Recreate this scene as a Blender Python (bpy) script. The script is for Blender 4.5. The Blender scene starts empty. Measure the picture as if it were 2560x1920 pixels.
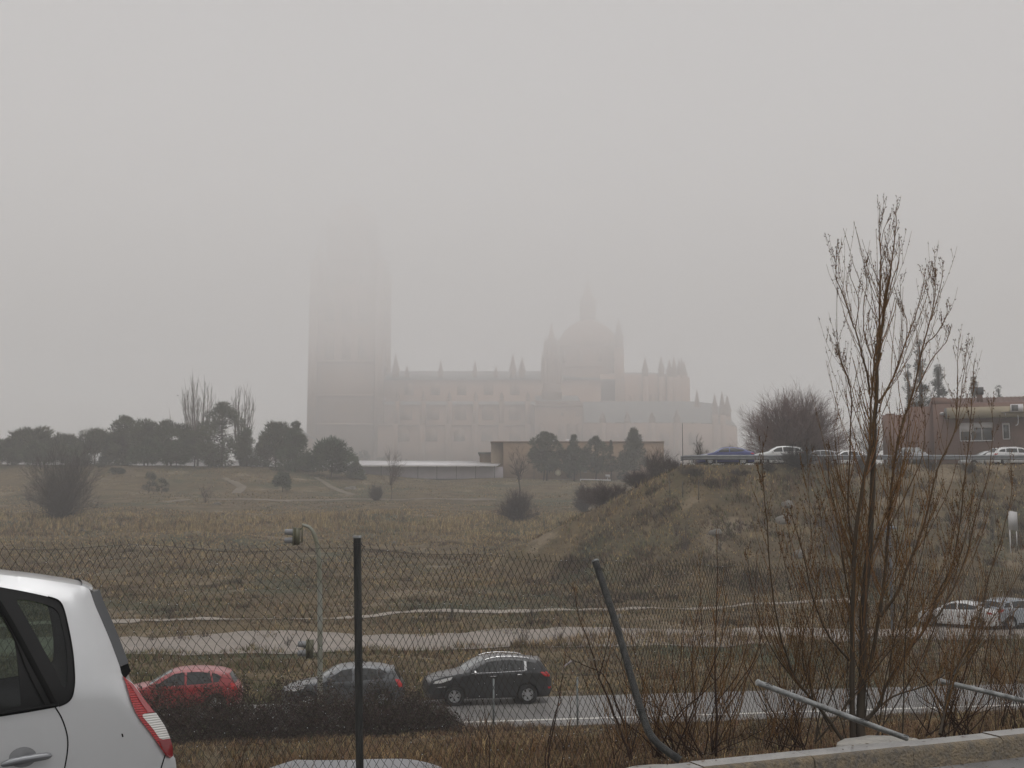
import bpy, bmesh, math, random
import numpy as np
from mathutils import Vector, Matrix
from mathutils.geometry import delaunay_2d_cdt
random.seed(7); RNG = np.random.default_rng(7)
S = bpy.context.scene; COL = S.collection
R = math.radians
# ---------------------------------------------------------------- camera
EYE = 1.85; FPX = 3000.0
TH = math.atan(340/FPX); CT, ST = math.cos(TH), math.sin(TH)
cam = bpy.data.cameras.new('camera'); co = bpy.data.objects.new('camera', cam); COL.objects.link(co)
co.location = (0, 0, EYE); co.rotation_euler = (math.pi/2+TH, 0, 0)
cam.sensor_width = 36; cam.lens = FPX/2560*36; cam.clip_start = .05; cam.clip_end = 6000
S.camera = co
def at(px, py, d):
    """point of the place seen at a photo position, d metres ahead of the camera"""
    u = (px-1280)/FPX; v = (960-py)/FPX
    k = d/(CT-v*ST)
    return np.array([u*k, d, EYE+(ST+v*CT)*k])
# ---------------------------------------------------------------- light
EL, AZ = R(68), R(165)
w = bpy.data.worlds.new('World'); S.world = w; w.use_nodes = True
nt = w.node_tree; bg = nt.nodes['Background']
sky = nt.nodes.new('ShaderNodeTexSky'); sky.sky_type = 'NISHITA'; sky.sun_disc = False
sky.sun_elevation = EL; sky.sun_rotation = AZ; sky.air_density = 1.0; sky.dust_density = 3.0; sky.ozone_density = 1.0
hs = nt.nodes.new('ShaderNodeHueSaturation'); hs.inputs['Saturation'].default_value = .1
nt.links.new(sky.outputs[0], hs.inputs['Color']); nt.links.new(hs.outputs[0], bg.inputs[0])
bg.inputs[1].default_value = .08
sl = bpy.data.lights.new('sun', 'SUN'); sl.energy = 1.5; sl.angle = R(50); sl.color = (1, .985, .978)
so = bpy.data.objects.new('sun', sl); COL.objects.link(so)
so.rotation_euler = (math.pi/2-EL, 0, math.pi-AZ)
S.view_settings.view_transform = 'Standard'; S.view_settings.look = 'None'
S.view_settings.exposure = .69; S.view_settings.gamma = 1
cy = S.cycles
S.render.engine = 'CYCLES'
cy.max_bounces = 8; cy.diffuse_bounces = 2; cy.glossy_bounces = 2; cy.transmission_bounces = 4
cy.volume_bounces = 8; cy.transparent_max_bounces = 12; cy.use_denoising = True
cy.use_adaptive_sampling = True; cy.adaptive_threshold = .012; cy.caustics_reflective = False; cy.caustics_refractive = False
cy.sample_clamp_indirect = 6
# ---------------------------------------------------------------- helpers
def h2(ix, iy, seed):
    n = (ix.astype(np.int64)*374761393 + iy.astype(np.int64)*668265263 + seed*974711) & 0x7fffffff
    n = ((n ^ (n >> 13))*1274126177) & 0x7fffffff
    return ((n ^ (n >> 16)) & 0xffff)/65535.0
def noise(x, y, sc, seed=0):
    x = np.asarray(x, float)/sc; y = np.asarray(y, float)/sc
    ix = np.floor(x); iy = np.floor(y); fx = x-ix; fy = y-iy
    fx = fx*fx*(3-2*fx); fy = fy*fy*(3-2*fy)
    a = h2(ix, iy, seed); b = h2(ix+1, iy, seed); c = h2(ix, iy+1, seed); d = h2(ix+1, iy+1, seed)
    return (a+(b-a)*fx)*(1-fy)+(c+(d-c)*fx)*fy
def smooth(a, b, x):
    t = np.clip((x-a)/(b-a), 0, 1); return t*t*(3-2*t)
class G:
    """collects faces for one mesh"""
    def __init__(s): s.v = []; s.f = []; s.n = 0; s.c = []
    def add(s, v, f, col=None):
        v = np.asarray(v, float).reshape(-1, 3)
        for q in (f if isinstance(f, list) else [f]):
            q = np.asarray(q, np.int64)
            if q.size: s.f.append(q+s.n)
        s.v.append(v); s.n += len(v)
        if col is not None: s.c.append(np.broadcast_to(np.asarray(col, float), (len(v), 3)))
        return s
    def box(s, c, size, rz=0, col=None, taper=1):
        hx, hy, hz = np.array(size)/2
        p = np.array([[x*(taper if z > 0 else 1), y*(taper if z > 0 else 1), z] for z in (-hz, hz) for x, y in ((-hx, -hy), (hx, -hy), (hx, hy), (-hx, hy))])
        cr, sr = math.cos(rz), math.sin(rz)
        p = np.stack([p[:, 0]*cr-p[:, 1]*sr, p[:, 0]*sr+p[:, 1]*cr, p[:, 2]], 1)+np.array(c)
        return s.add(p, [[0, 3, 2, 1], [4, 5, 6, 7], [0, 1, 5, 4], [1, 2, 6, 5], [2, 3, 7, 6], [3, 0, 4, 7]], col)
    def box2(s, a, b, col=None):
        a = np.array(a, float); b = np.array(b, float)
        return s.box((a+b)/2, np.abs(b-a), 0, col)
    def tube(s, pts, rad, n=6, cap=True, col=None):
        p = np.asarray(pts, float); m = len(p)
        r = np.broadcast_to(np.asarray(rad, float), (m,))
        t = np.gradient(p, axis=0); t /= np.linalg.norm(t, axis=1)[:, None]+1e-12
        ref = np.array([0, 0, 1.]) if abs(t[:, 2]).mean() < .8 else np.array([1., 0, 0])
        a = np.cross(t, ref); a /= np.linalg.norm(a, axis=1)[:, None]+1e-12
        b = np.cross(t, a)
        an = np.arange(n)*2*math.pi/n
        v = (p[:, None]+r[:, None, None]*(np.cos(an)[None, :, None]*a[:, None]+np.sin(an)[None, :, None]*b[:, None])).reshape(-1, 3)
        i = np.arange(m-1)[:, None]*n; j = np.arange(n)[None]; k = (j+1) % n
        f = np.stack([i+j, i+k, i+n+k, i+n+j], -1).reshape(-1, 4)
        fs = [f]
        if cap: fs += [np.arange(n)[None, ::-1]*1, (np.arange(n)+(m-1)*n)[None]]
        return s.add(v, fs, col)
    def lathe(s, prof, c=(0, 0, 0), n=16, axis='z', col=None, a0=0, a1=2*math.pi):
        prof = np.asarray(prof, float); m = len(prof); full = a1-a0 > 6.28
        nn = n if full else n+1
        an = a0+np.arange(nn)*(a1-a0)/n
        r = prof[:, 0][:, None]; z = prof[:, 1][:, None]+0*an[None]
        v = np.stack([r*np.cos(an), r*np.sin(an), z], -1)
        if axis == 'y': v = v[..., [0, 2, 1]]
        if axis == 'x': v = v[..., [2, 0, 1]]
        i = np.arange(m-1)[:, None]*nn; j = np.arange(n)[None]; k = (j+1) % nn
        f = np.stack([i+j, i+k, i+nn+k, i+nn+j], -1).reshape(-1, 4)
        return s.add(v.reshape(-1, 3)+np.array(c), f, col)
    def grid(s, P, col=None):
        a, b = P.shape[:2]
        i = np.arange(a-1)[:, None]*b; j = np.arange(b-1)[None]
        f = np.stack([i+j, i+j+1, i+b+j+1, i+b+j], -1).reshape(-1, 4)
        return s.add(P.reshape(-1, 3), f, col)
    def prism(s, poly, z0, z1, col=None):
        """poly: xy outline, extruded in z"""
        n = len(poly); p = np.array([[x, y, z0] for x, y in poly]+[[x, y, z1] for x, y in poly], float)
        q = np.arange(n)
        return s.add(p, [q[None, ::-1], (q+n)[None], np.stack([q, (q+1) % n, (q+1) % n+n, q+n], 1)], col)
    def prism_y(s, poly, y0, y1, col=None):
        """poly: xz outline, extruded in y"""
        n = len(poly); p = np.array([[x, y0, z] for x, z in poly]+[[x, y1, z] for x, z in poly], float)
        q = np.arange(n)
        return s.add(p, [q[None], (q+n)[None, ::-1], np.stack([q, q+n, (q+1) % n+n, (q+1) % n], 1)], col)
    def mesh(s, name):
        V = np.concatenate(s.v); me = bpy.data.meshes.new(name)
        me.vertices.add(len(V)); me.vertices.foreach_set('co', V.astype(np.float32).ravel())
        li = np.concatenate([f.ravel() for f in s.f]); sz = np.concatenate([np.full(len(f), f.shape[1]) for f in [np.atleast_2d(f) for f in s.f]])
        me.loops.add(len(li)); me.loops.foreach_set('vertex_index', li.astype(np.int32))
        me.polygons.add(len(sz)); me.polygons.foreach_set('loop_start', (np.cumsum(sz)-sz).astype(np.int32))
        me.update(calc_edges=True)
        if s.c:
            C = np.concatenate(s.c); at_ = me.color_attributes.new('Col', 'FLOAT_COLOR', 'POINT')
            at_.data.foreach_set('color', np.concatenate([C, np.ones((len(C), 1))], 1).astype(np.float32).ravel())
        return me
def link(name, me, mat=None, parent=None, loc=(0, 0, 0), sm=None):
    o = bpy.data.objects.new(name, me); COL.objects.link(o); o.location = loc
    if mat is not None: me.materials.append(mat)
    if parent is not None: o.parent = parent
    if sm is not None:
        me.polygons.foreach_set('use_smooth', np.ones(len(me.polygons), bool))
        if sm < 179: me.set_sharp_from_angle(angle=R(sm))
    return o
def put(name, g, mat, parent=None, sm=None, world=False):
    """one mesh object; world=True: g is in world coordinates and parent is not rotated"""
    if world and parent is not None:
        L = np.array(parent.location); g.v = [v-L for v in g.v]
    return link(name, g.mesh(name), mat, parent, sm=sm)
def thing(name, label, cat, loc=(0, 0, 0), rz=0, group=None):
    o = bpy.data.objects.new(name, None); COL.objects.link(o); o.empty_display_size = .3
    o.location = loc; o.rotation_euler = (0, 0, rz); tag(o, label, cat, group); return o
def tag(o, label, cat, group=None):
    o['label'] = label; o['category'] = cat
    if group: o['group'] = group
    return o
def kind(o, k): o['kind'] = k; return o
def copy_tree(o, loc, rz=0, sc=None, label=None, group=None):
    c = o.copy(); COL.objects.link(c); c.location = loc; c.rotation_euler = (0, 0, rz)
    if sc is not None: c.scale = sc
    if label: c['label'] = label
    if group: c['group'] = group
    for ch in list(o.children):
        d = ch.copy(); COL.objects.link(d); d.parent = c
        for g in list(ch.children):
            e = g.copy(); COL.objects.link(e); e.parent = d
    return c
# ---------------------------------------------------------------- materials
def mat(name, col, rough=.7, col2=None, scale=5., metal=0, bump=0., bscale=None, spec=.5, detail=5, rough2=None, coord='Object', stretch=None, coat=0, nrough=.65):
    m = bpy.data.materials.new(name); m.use_nodes = True; n = m.node_tree.nodes; l = m.node_tree.links
    b = n['Principled BSDF']; b.inputs['Roughness'].default_value = rough; b.inputs['Metallic'].default_value = metal
    b.inputs['Specular IOR Level'].default_value = spec; b.inputs['Base Color'].default_value = (*col, 1)
    b.inputs['Coat Weight'].default_value = coat
    if col2 is None and not bump and rough2 is None: return m
    tc = n.new('ShaderNodeTexCoord'); src = tc.outputs[coord]
    if stretch:
        mp = n.new('ShaderNodeMapping'); mp.inputs['Scale'].default_value = stretch; l.new(src, mp.inputs[0]); src = mp.outputs[0]
    nz = n.new('ShaderNodeTexNoise'); nz.inputs['Scale'].default_value = scale; nz.inputs['Detail'].default_value = detail; nz.inputs['Roughness'].default_value = nrough
    l.new(src, nz.inputs['Vector'])
    if col2 is not None:
        cr = n.new('ShaderNodeValToRGB'); cr.color_ramp.elements[0].position = .35; cr.color_ramp.elements[1].position = .66
        cr.color_ramp.elements[0].color = (*col, 1); cr.color_ramp.elements[1].color = (*col2, 1)
        l.new(nz.outputs['Fac'], cr.inputs[0]); l.new(cr.outputs[0], b.inputs['Base Color'])
    if rough2 is not None:
        mr = n.new('ShaderNodeMapRange'); mr.inputs['To Min'].default_value = rough; mr.inputs['To Max'].default_value = rough2
        mr.inputs['From Min'].default_value = .35; mr.inputs['From Max'].default_value = .65
        l.new(nz.outputs['Fac'], mr.inputs['Value']); l.new(mr.outputs[0], b.inputs['Roughness'])
    if bump:
        nb = n.new('ShaderNodeTexNoise'); nb.inputs['Scale'].default_value = bscale or scale*4; nb.inputs['Detail'].default_value = 6
        l.new(src, nb.inputs['Vector']); bp = n.new('ShaderNodeBump'); bp.inputs['Strength'].default_value = bump; bp.inputs['Distance'].default_value = .05
        l.new(nb.outputs['Fac'], bp.inputs['Height']); l.new(bp.outputs[0], b.inputs['Normal'])
    return m
def mat_attr(name, rough=.8, spec=.3, trans=0):
    m = bpy.data.materials.new(name); m.use_nodes = True; n = m.node_tree.nodes; l = m.node_tree.links
    b = n['Principled BSDF']; b.inputs['Roughness'].default_value = rough; b.inputs['Specular IOR Level'].default_value = spec
    a = n.new('ShaderNodeVertexColor'); a.layer_name = 'Col'; l.new(a.outputs[0], b.inputs['Base Color'])
    return m
M_LEAF = mat_attr('plant_matter', .75, .2)
# ---------------------------------------------------------------- haze
def volume(name, g, density, col, aniso=0.):
    m = bpy.data.materials.new(name); m.use_nodes = True; n = m.node_tree.nodes; n.remove(n['Principled BSDF'])
    pv = n.new('ShaderNodeVolumePrincipled'); pv.inputs['Color'].default_value = (*col, 1); pv.inputs['Density'].default_value = density
    pv.inputs['Anisotropy'].default_value = aniso
    m.node_tree.links.new(pv.outputs[0], n['Material Output'].inputs['Volume'])
    return kind(put(name, g, m), 'stuff')
volume('haze', G().box2((-1600, -240, -9), (1600, 1700, 132)), .00138, (.98, .9745, .9745))
# low cloud: a closed bank hanging over the valley and coming down to the ground in front of the cathedral
lc = [(-120, 37), (190, 35), (240, 33.5), (262, 29), (270, 8), (313, 8), (313, 88), (-120, 80)]  # reaches back over the camera, unseen, added to dim the near ground
g = G(); n = len(lc)
pv_ = np.array([[x, y, z] for x in (-260, 260) for y, z in lc], float); q = np.arange(n)
g.add(pv_, [q[None, ::-1], (q+n)[None], np.stack([(q+1) % n, (q+1) % n+n, q+n, q], 1)])
volume('low_cloud', g, .0170, (.98, .9745, .9745))
# ---------------------------------------------------------------- terrain
def kerb_y(x):
    x = np.clip(x, -14, 26); return np.where(x < 0, 7.84+.25*x, 7.84+.467*x)
def line_y(x): return 40.5+.187*np.clip(x, -60, 60)
PR = np.array([(0, -4.75), (5.0, -4.72), (6.5, -4.72), (18, -4.38), (25, -4.25), (30, -3.78), (36, -3.58), (45, -3.2), (59.5, -2.4), (79.5, -1.0), (99.5, .9), (109.5, 1.95), (119.5, 2.9), (144.5, 4.6), (149.5, 5.2), (194.5, 9.6), (219.5, 12), (289.5, 14), (1700, 14)])
def T(x, y, rough=True):
    x = np.asarray(x, float); y = np.asarray(y, float)
    ky = kerb_y(x)+.32; ly = line_y(x)
    t = (y-ky)/(ly-1.7-ky)
    near = np.interp(t, [-.02, 0, .03, .12, .25, .45, 1], [-.06, -.12, -.3, -1.0, -1.2, -2.55, -4.75])
    fade = 1-smooth(85, 140, y)
    r = y-40.5-(ly-40.5)*fade
    far = np.interp(r, PR[:, 0], PR[:, 1])
    z = np.where(y < ly-1.7, near, far)
    # wooded mound on the left, small humps
    z = z+2.7*smooth(-12, -48, x)*np.exp(-((y-232)/26)**2)*(1+.25*(noise(x, y, 30, 3)-.5))
    # road embankment on the right
    left = 14+.22*np.maximum(y-99, 0)
    dx = np.maximum(left-x, 0); dy = np.maximum(98-y, 0)
    e = 6.35-.60*dy-.50*dx
    e = np.where(y > 150, e-(y-150)*.02, e)
    k = 1.2; hh = np.clip(.5+.5*(e-z)/k, 0, 1)
    z2 = z*(1-hh)+e*hh+k*hh*(1-hh)
    z = np.where(y > 52, z2, z)
    if rough:
        a = smooth(0, 4, y-ky)*np.where(np.abs(y-ly-2.2) < 4.6, 0, 1)
        flat = 1-np.exp(-((r-21.5)/6)**2)
        plate = 1-smooth(13, 17, x)*smooth(96, 100, y)*(1-smooth(145, 150, y))
        am = a*flat*plate
        z = z+am*((noise(x, y, 6, 1)-.5)*.35+(noise(x, y, 2.2, 2)-.5)*.16+(noise(x, y, 17, 5)-.5)*.7*smooth(100, 150, y)+(noise(x, y, .8, 7)-.5)*.1)
    return z
def on(px, d):
    """ground point at photo column px, d metres ahead"""
    x = (px-1280)/FPX*d
    for _ in range(6):
        z = float(T(x, d)); v = math.tan(math.atan((z-EYE)/d)-TH); x = (px-1280)/FPX*d/(CT-v*ST)
    return np.array([x, d, float(T(x, d))])
def ramp(n, stops, src, l):
    cr = n.new('ShaderNodeValToRGB'); e = cr.color_ramp.elements
    while len(e) < len(stops): e.new(.5)
    for q, (p, c) in zip(e, stops): q.position = p; q.color = (*c, 1)
    l.new(src, cr.inputs[0]); return cr.outputs[0]
def ground_mat():
    m = bpy.data.materials.new('ground'); m.use_nodes = True; n = m.node_tree.nodes; l = m.node_tree.links
    b = n['Principled BSDF']; b.inputs['Roughness'].default_value = .9; b.inputs['Specular IOR Level'].default_value = .15
    tc = n.new('ShaderNodeTexCoord')
    def nz(sc, det=6, rg=.65):
        q = n.new('ShaderNodeTexNoise'); q.inputs['Scale'].default_value = sc; q.inputs['Detail'].default_value = det; q.inputs['Roughness'].default_value = rg
        l.new(tc.outputs['Object'], q.inputs['Vector']); return q.outputs['Fac']
    a = ramp(n, [(.3, (.056, .040, .021)), (.5, (.097, .071, .038)), (.7, (.168, .127, .068))], nz(.35, 9, .75), l)
    gr = ramp(n, [(.35, (.034, .037, .018)), (.7, (.078, .078, .042))], nz(1.3, 8, .7), l)
    mk = ramp(n, [(.48, (0, 0, 0)), (.62, (1, 1, 1))], nz(.09, 5), l)
    mx = n.new('ShaderNodeMix'); mx.data_type = 'RGBA'; l.new(mk, mx.inputs['Factor']); l.new(a, mx.inputs[6]); l.new(gr, mx.inputs[7])
    so_ = ramp(n, [(.56, (0, 0, 0)), (.64, (1, 1, 1))], nz(.16, 8, .72), l)
    mx2 = n.new('ShaderNodeMix'); mx2.data_type = 'RGBA'; l.new(so_, mx2.inputs['Factor']); l.new(mx.outputs[2], mx2.inputs[6]); mx2.inputs[7].default_value = (.19, .15, .10, 1)
    l.new(mx2.outputs[2], b.inputs['Base Color'])
    bp = n.new('ShaderNodeBump'); bp.inputs['Strength'].default_value = .6; bp.inputs['Distance'].default_value = .12
    l.new(nz(3, 8, .7), bp.inputs['Height']); l.new(bp.outputs[0], b.inputs['Normal'])
    return m
ys = np.concatenate([np.arange(-60, 4, 4), np.arange(4, 7, .5), np.arange(7, 60, .3), np.arange(60, 150, .6), np.arange(150, 262, 1.0), np.geomspace(262, 1500, 40)])
uu = np.concatenate([-np.geomspace(.56, 9, 26)[::-1], np.linspace(-.55, .55, 330), np.geomspace(.56, 9, 26)])
UU, YY = np.meshgrid(uu, ys); XX = UU*np.maximum(YY, 12)
XX = np.clip(XX, -1500, 1500)+UU*.01
g = G().grid(np.stack([XX, YY, T(XX, YY)], -1))
kind(put('ground', g, ground_mat(), sm=180), 'structure')
def strip(name, xs, y0, y1, m, lift=.04, cols=6, z=None):
    """a sheet draped over the ground between two lines y0(x), y1(x)"""
    t = np.linspace(0, 1, cols)[:, None]; X = np.broadcast_to(xs, (cols, len(xs)))
    Y = y0(xs)[None]*(1-t)+y1(xs)[None]*t
    Z = T(X, Y, rough=True)+lift if z is None else np.full(X.shape, z)
    return kind(put(name, G().grid(np.stack([X, Y, Z], -1)), m, sm=180), 'structure')
M_ASPH = mat('wet_asphalt', (.115, .11, .106), .34, (.19, .182, .172), .9, rough2=.6, bump=.25, bscale=60, spec=.6)
M_DIRT = mat('pale_dirt', (.175, .15, .125), .6, (.28, .24, .205), .8, rough2=.8, bump=.3, bscale=9)
M_PATH = mat('path_gravel', (.22, .19, .155), .8, (.31, .27, .225), 1.5)
M_LINE = mat('road_paint', (.5, .48, .44), .5, (.75, .73, .68), 3)
xs = np.arange(-60, 60, 1.0)
strip('road', xs, lambda x: line_y(x)-1.25, lambda x: line_y(x)+5.0, M_ASPH, .03)
wob = lambda x, s: (noise(x, x*0+s, 5, 11)-.5)
strip('road_marking', xs, lambda x: line_y(x)-.12, lambda x: line_y(x)+.10, M_LINE, .04, 2)
def tr0(x): return line_y(x)+19+wob(x, 1)*1.6+1.1*(noise(x, x*0, 1.5, 33)-.5)-.02*np.maximum(x, 0)
def tr1(x): return line_y(x)+26.0+wob(x, 9)*1.4+1.0*(noise(x, x*0, 1.3, 34)-.5)-.05*np.maximum(x, 0)
xt = np.arange(-60, 34, .45)
strip('dirt_track', xt, tr0, tr1, M_DIRT, .05, 12)
def pt0(x): return 73.4+.31*x+wob(x, 4)*.25
xp = np.arange(-50, 24, .4)
strip('footpath', xp, lambda x: pt0(x)-.6+.35*(noise(x, x*0, 1.6, 31)-.5), lambda x: pt0(x)+.6+.45*(noise(x, x*0, 1.3, 32)-.5), M_PATH, .06, 4)
# far dirt paths on the hill
def path_line(name, pts, wd, m):
    P = np.array([on(px, d) for px, d in pts]); t = np.linspace(0, len(P)-1, len(P)*8)
    X = np.interp(t, range(len(P)), P[:, 0]); Y = np.interp(t, range(len(P)), P[:, 1])
    dx = np.gradient(X); dy = np.gradient(Y); L = np.hypot(dx, dy); nx, ny = -dy/L, dx/L
    ww = wd*(.7+.6*noise(t, t*0, 1.3, 4))
    A = np.stack([np.stack([X+nx*ww*k, Y+ny*ww*k, T(X+nx*ww*k, Y+ny*ww*k)+.1], -1) for k in (-.5, -.17, .17, .5)])
    return kind(put(name, G().grid(A), m, sm=180), 'structure')
M_SAND = mat('sandy_path', (.11, .088, .062), .9, (.19, .15, .11), .7)
path_line('hill_path', [(520, 186), (700, 187), (820, 188), (960, 189), (1120, 189), (1240, 190)], 1.6, M_SAND)
path_line('hill_path', [(1380, 181), (1460, 186), (1530, 189)], 2.4, M_SAND)
path_line('hill_path', [(560, 213), (605, 205), (590, 196)], 1.5, M_SAND)
path_line('hill_path', [(790, 222), (845, 205), (880, 195)], 1.2, M_SAND)
path_line('hill_path', [(410, 178), (440, 183), (470, 186)], 1.6, M_SAND)
# parking place behind the fence, kerb, slab
xk = np.arange(-14, 20, .5)
def lot_z(x, y):
    """the car park falls gently towards the kerb where the silver car stands"""
    x = np.asarray(x, float); return -.05*(y-(6.9+.36*(x+1.5)))*smooth(.3, -.9, x)*smooth(3, 4.2, y)
A = np.stack([np.stack([xk, kerb_y(xk)*(1-t)+(-30)*t, lot_z(xk, kerb_y(xk)*(1-t)+(-30)*t)], -1) for t in np.linspace(0, 1, 60)**1.6])
M_LOT = mat('car_park_asphalt', (.13, .128, .128), .35, (.22, .215, .21), 2.5, rough2=.6, bump=.5, bscale=90, spec=.5)
kind(put('car_park', G().grid(A), M_LOT, sm=180), 'structure')
M_SLAB = mat('wet_concrete', (.16, .163, .17), .3, (.24, .243, .25), .9, rough2=.55, spec=.6)
g = G(); sx = np.linspace(-2.9, -.3, 26); up = 14.6+.15*(noise(sx, sx*0, 1.1, 8)-.5)-1.7*smooth(-1.6, -.1, sx)**1.5-.5*smooth(-2.7, -2.9, sx)+.1*(noise(sx, sx*0, .35, 19)-.5)
lo = 11+0*sx+.3*(noise(sx, sx*0, .9, 18)-.5)
A = np.stack([np.stack([sx+.25*(t-.5), lo*(1-t)+up*t, np.full(sx.shape, -.97)+.0*sx], -1) for t in np.linspace(0, 1, 8)])
g.grid(A); g.grid(np.stack([A[-1], A[-1]-np.array([0, 0, .4])]))
kind(put('concrete_apron', g, M_SLAB), 'structure')
# ---------------------------------------------------------------- near ground: kerb, footings, fence
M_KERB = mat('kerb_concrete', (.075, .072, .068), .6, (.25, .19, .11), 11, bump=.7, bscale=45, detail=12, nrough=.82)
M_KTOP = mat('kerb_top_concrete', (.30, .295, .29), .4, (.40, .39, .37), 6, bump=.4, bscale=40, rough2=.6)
M_FOOT = mat('footing_concrete', (.30, .29, .27), .6, (.42, .40, .36), 7, bump=.5, bscale=25)
kb = thing('kerb', 'x', 'kerb'); del kb['label'], kb['category']; kind(kb, 'structure')
def kerb_run():
    # kerb stones of about a metre laid along the edge line, faces towards the car park
    x = -12.0
    side, top = G(), G()
    while x < 18:
        dx = .92*math.cos(math.atan(.467 if x > 0 else .25)); x1 = x+dx-.006
        a = np.array([x, float(kerb_y(x))]); b = np.array([x1, float(kerb_y(x1))]); t = (b-a)/np.linalg.norm(b-a); n = np.array([-t[1], t[0]])
        h = .165+random.uniform(-.006, .008); o = random.uniform(-.008, .008)
        sec = [(-.02, -.2), (-.012, h-.035), (.004, h-.01), (.03, h)]
        la, lb = float(lot_z(a[0], a[1])), float(lot_z(b[0], b[1]))
        P = np.array([[[*(p+n*(q+o)), z+lz] for p, lz in ((a, la), (b, lb))] for q, z in sec])
        side.grid(P.transpose(1, 0, 2))
        sec2 = [(.03, h), (.20, h+.004), (.235, h-.02), (.24, -.25)]
        P = np.array([[[*(p+n*(q+o)), z+lz] for p, lz in ((a, la), (b, lb))] for q, z in sec2]); top.grid(P.transpose(1, 0, 2))
        for p, sg, lz in ((a, 1, la), (b, -1, lb)):
            v = np.array([[*(p+n*(q+o)), z+lz] for q, z in sec+sec2[1:]]); side.add(v, [np.arange(len(v))[None, ::sg]])
        x += dx
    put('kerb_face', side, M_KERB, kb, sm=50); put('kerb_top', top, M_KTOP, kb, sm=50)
kerb_run()
def footing(label, c, rx, ry, rz, zt):
    g = G(); an = np.linspace(0, 2*math.pi, 14, endpoint=False)
    pr = 1+.16*np.array([random.uniform(-1, 1) for _ in an])
    def ring(k, z, j=0):
        x = np.cos(an)*rx*pr*k; y = np.sin(an)*ry*pr*k
        return np.stack([c[0]+x*math.cos(rz)-y*math.sin(rz), c[1]+x*math.sin(rz)+y*math.cos(rz), z+j*(noise(an*3, an*0, 1, 3)-.5)], -1)
    Rr = [ring(.9, -.35), ring(1.03, zt-.05), ring(1, zt-.012), ring(.93, zt, .008), ring(.5, zt+.006, .012)]
    A = np.array(Rr); A = np.concatenate([A, A[:, :1]], 1); g.grid(A); g.add(Rr[-1], [np.arange(14)[None]])
    return tag(put('concrete_footing', g, M_FOOT, sm=50), label, 'footing', 'concrete post footings by the kerb')
f1 = at(1665, 1897, 8.75); footing('flat concrete footing under the bent post that leans left', (f1[0]-.06, 8.85), .34, .17, .38, .075)
f2 = at(2200, 1846, 10.0); footing('concrete footing where the fallen post lying over the tree foot ends', (f2[0], 10.1), .36, .2, .42, .06)
f3 = at(2680, 1800, 11.4); footing('concrete footing of the fallen post at the right edge', (f3[0], 11.4), .34, .2, .42, .09)
# posts
M_PDARK = mat('weathered_post', (.018, .019, .019), .5, (.06, .06, .055), 6, metal=.2, bump=.5, bscale=30, stretch=(6, 6, .6))
M_GALV = mat('galvanised_tube', (.17, .175, .17), .3, (.46, .47, .47), 9, metal=.4, bump=.25, bscale=40, rough2=.55)
M_STRAP = mat('post_wire', (.05, .05, .05), .5, metal=.6)
def spline(pts, n):
    P = np.array(pts, float); t = np.linspace(0, len(P)-1, n); out = []
    for q in t:
        i = min(int(q), len(P)-2); f = q-i
        p0 = P[max(i-1, 0)]; p1 = P[i]; p2 = P[i+1]; p3 = P[min(i+2, len(P)-1)]
        out.append(.5*((2*p1)+(-p0+p2)*f+(2*p0-5*p1+4*p2-p3)*f*f+(-p0+3*p1-3*p2+p3)*f**3))
    return np.array(out)
fence = thing('chain_link_fence', 'rusty sagging chain link fence strung with rain drops across the whole lower picture', 'fence', (0, 8.2, 0))
FX = [(-260, 7.9, 1362), (0, 8.05, 1366), (300, 8.15, 1364), (600, 8.2, 1369), (880, 8.22, 1370), (1060, 8.5, 1378), (1250, 8.95, 1388), (1480, 9.5, 1401), (1700, 10.6, 1408), (1900, 11.9, 1414), (2120, 13.3, 1417), (2340, 14.8, 1420), (2560, 16.4, 1426), (2800, 18.6, 1432)]
ctl = np.array([at(px, py, d) for px, d, py in FX])
top_line = spline(ctl, 900)
seg = np.concatenate([[0], np.cumsum(np.linalg.norm(np.diff(top_line[:, :2], axis=0), axis=1))]); FL = seg[-1]
def fp(u, h):
    """point of the fence sheet at arc length u, h below its top"""
    u2 = u+.10*h+.035*np.sin(u*2.1+h*3)+.02*np.sin(u*7.3+h*5.1)
    x = np.interp(u2, seg, top_line[:, 0]); y = np.interp(u2, seg, top_line[:, 1]); z = np.interp(u2, seg, top_line[:, 2])
    b = .05*np.sin(u*1.7+h*2.2)+.03*np.sin(u*4.1+1+h*1.1)
    return np.stack([x-.25*b, y+b+.06*h*smooth(4.5, 8, u), z-h+.012*np.sin(u*5+h*6)], -1)
M_WIRE = mat('rusty_wire', (.012, .009, .007), .55, (.035, .022, .014), 40, metal=.3)
PITCH = .060; SH = PITCH*.77; NH = int(1.80/SH); g = G()
Uk = np.arange(.1, FL-.2, PITCH/2); hh_ = np.arange(NH+1)*SH
for k, u0 in enumerate(Uk):
    # each spiral wire runs down in zigzag and hooks into its neighbours at the knots
    u = u0+PITCH/2+((np.arange(NH+1)+k) % 2)*PITCH/2
    jit = .0035*np.array([random.uniform(-1, 1) for _ in u])
    p = fp(u-PITCH/2+jit, hh_+.0035*np.array([random.uniform(-1, 1) for _ in u])); p[:, 1] += .0022*np.where(np.arange(NH+1) % 2, 1, -1)
    if k % 2 and random.random() < .93:   # twisted end standing above the top wire
        e = fp(np.array([u0+.012]), np.array([-.03]))+np.array([[random.uniform(-.006, .006), 0, random.uniform(-.004, .01)]])
        p = np.concatenate([e, p])
    g.tube(p, .0021, 3, cap=False)
wire_mesh = put('wire_mesh', g, M_WIRE, fence, world=True)
g = G()
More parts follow.
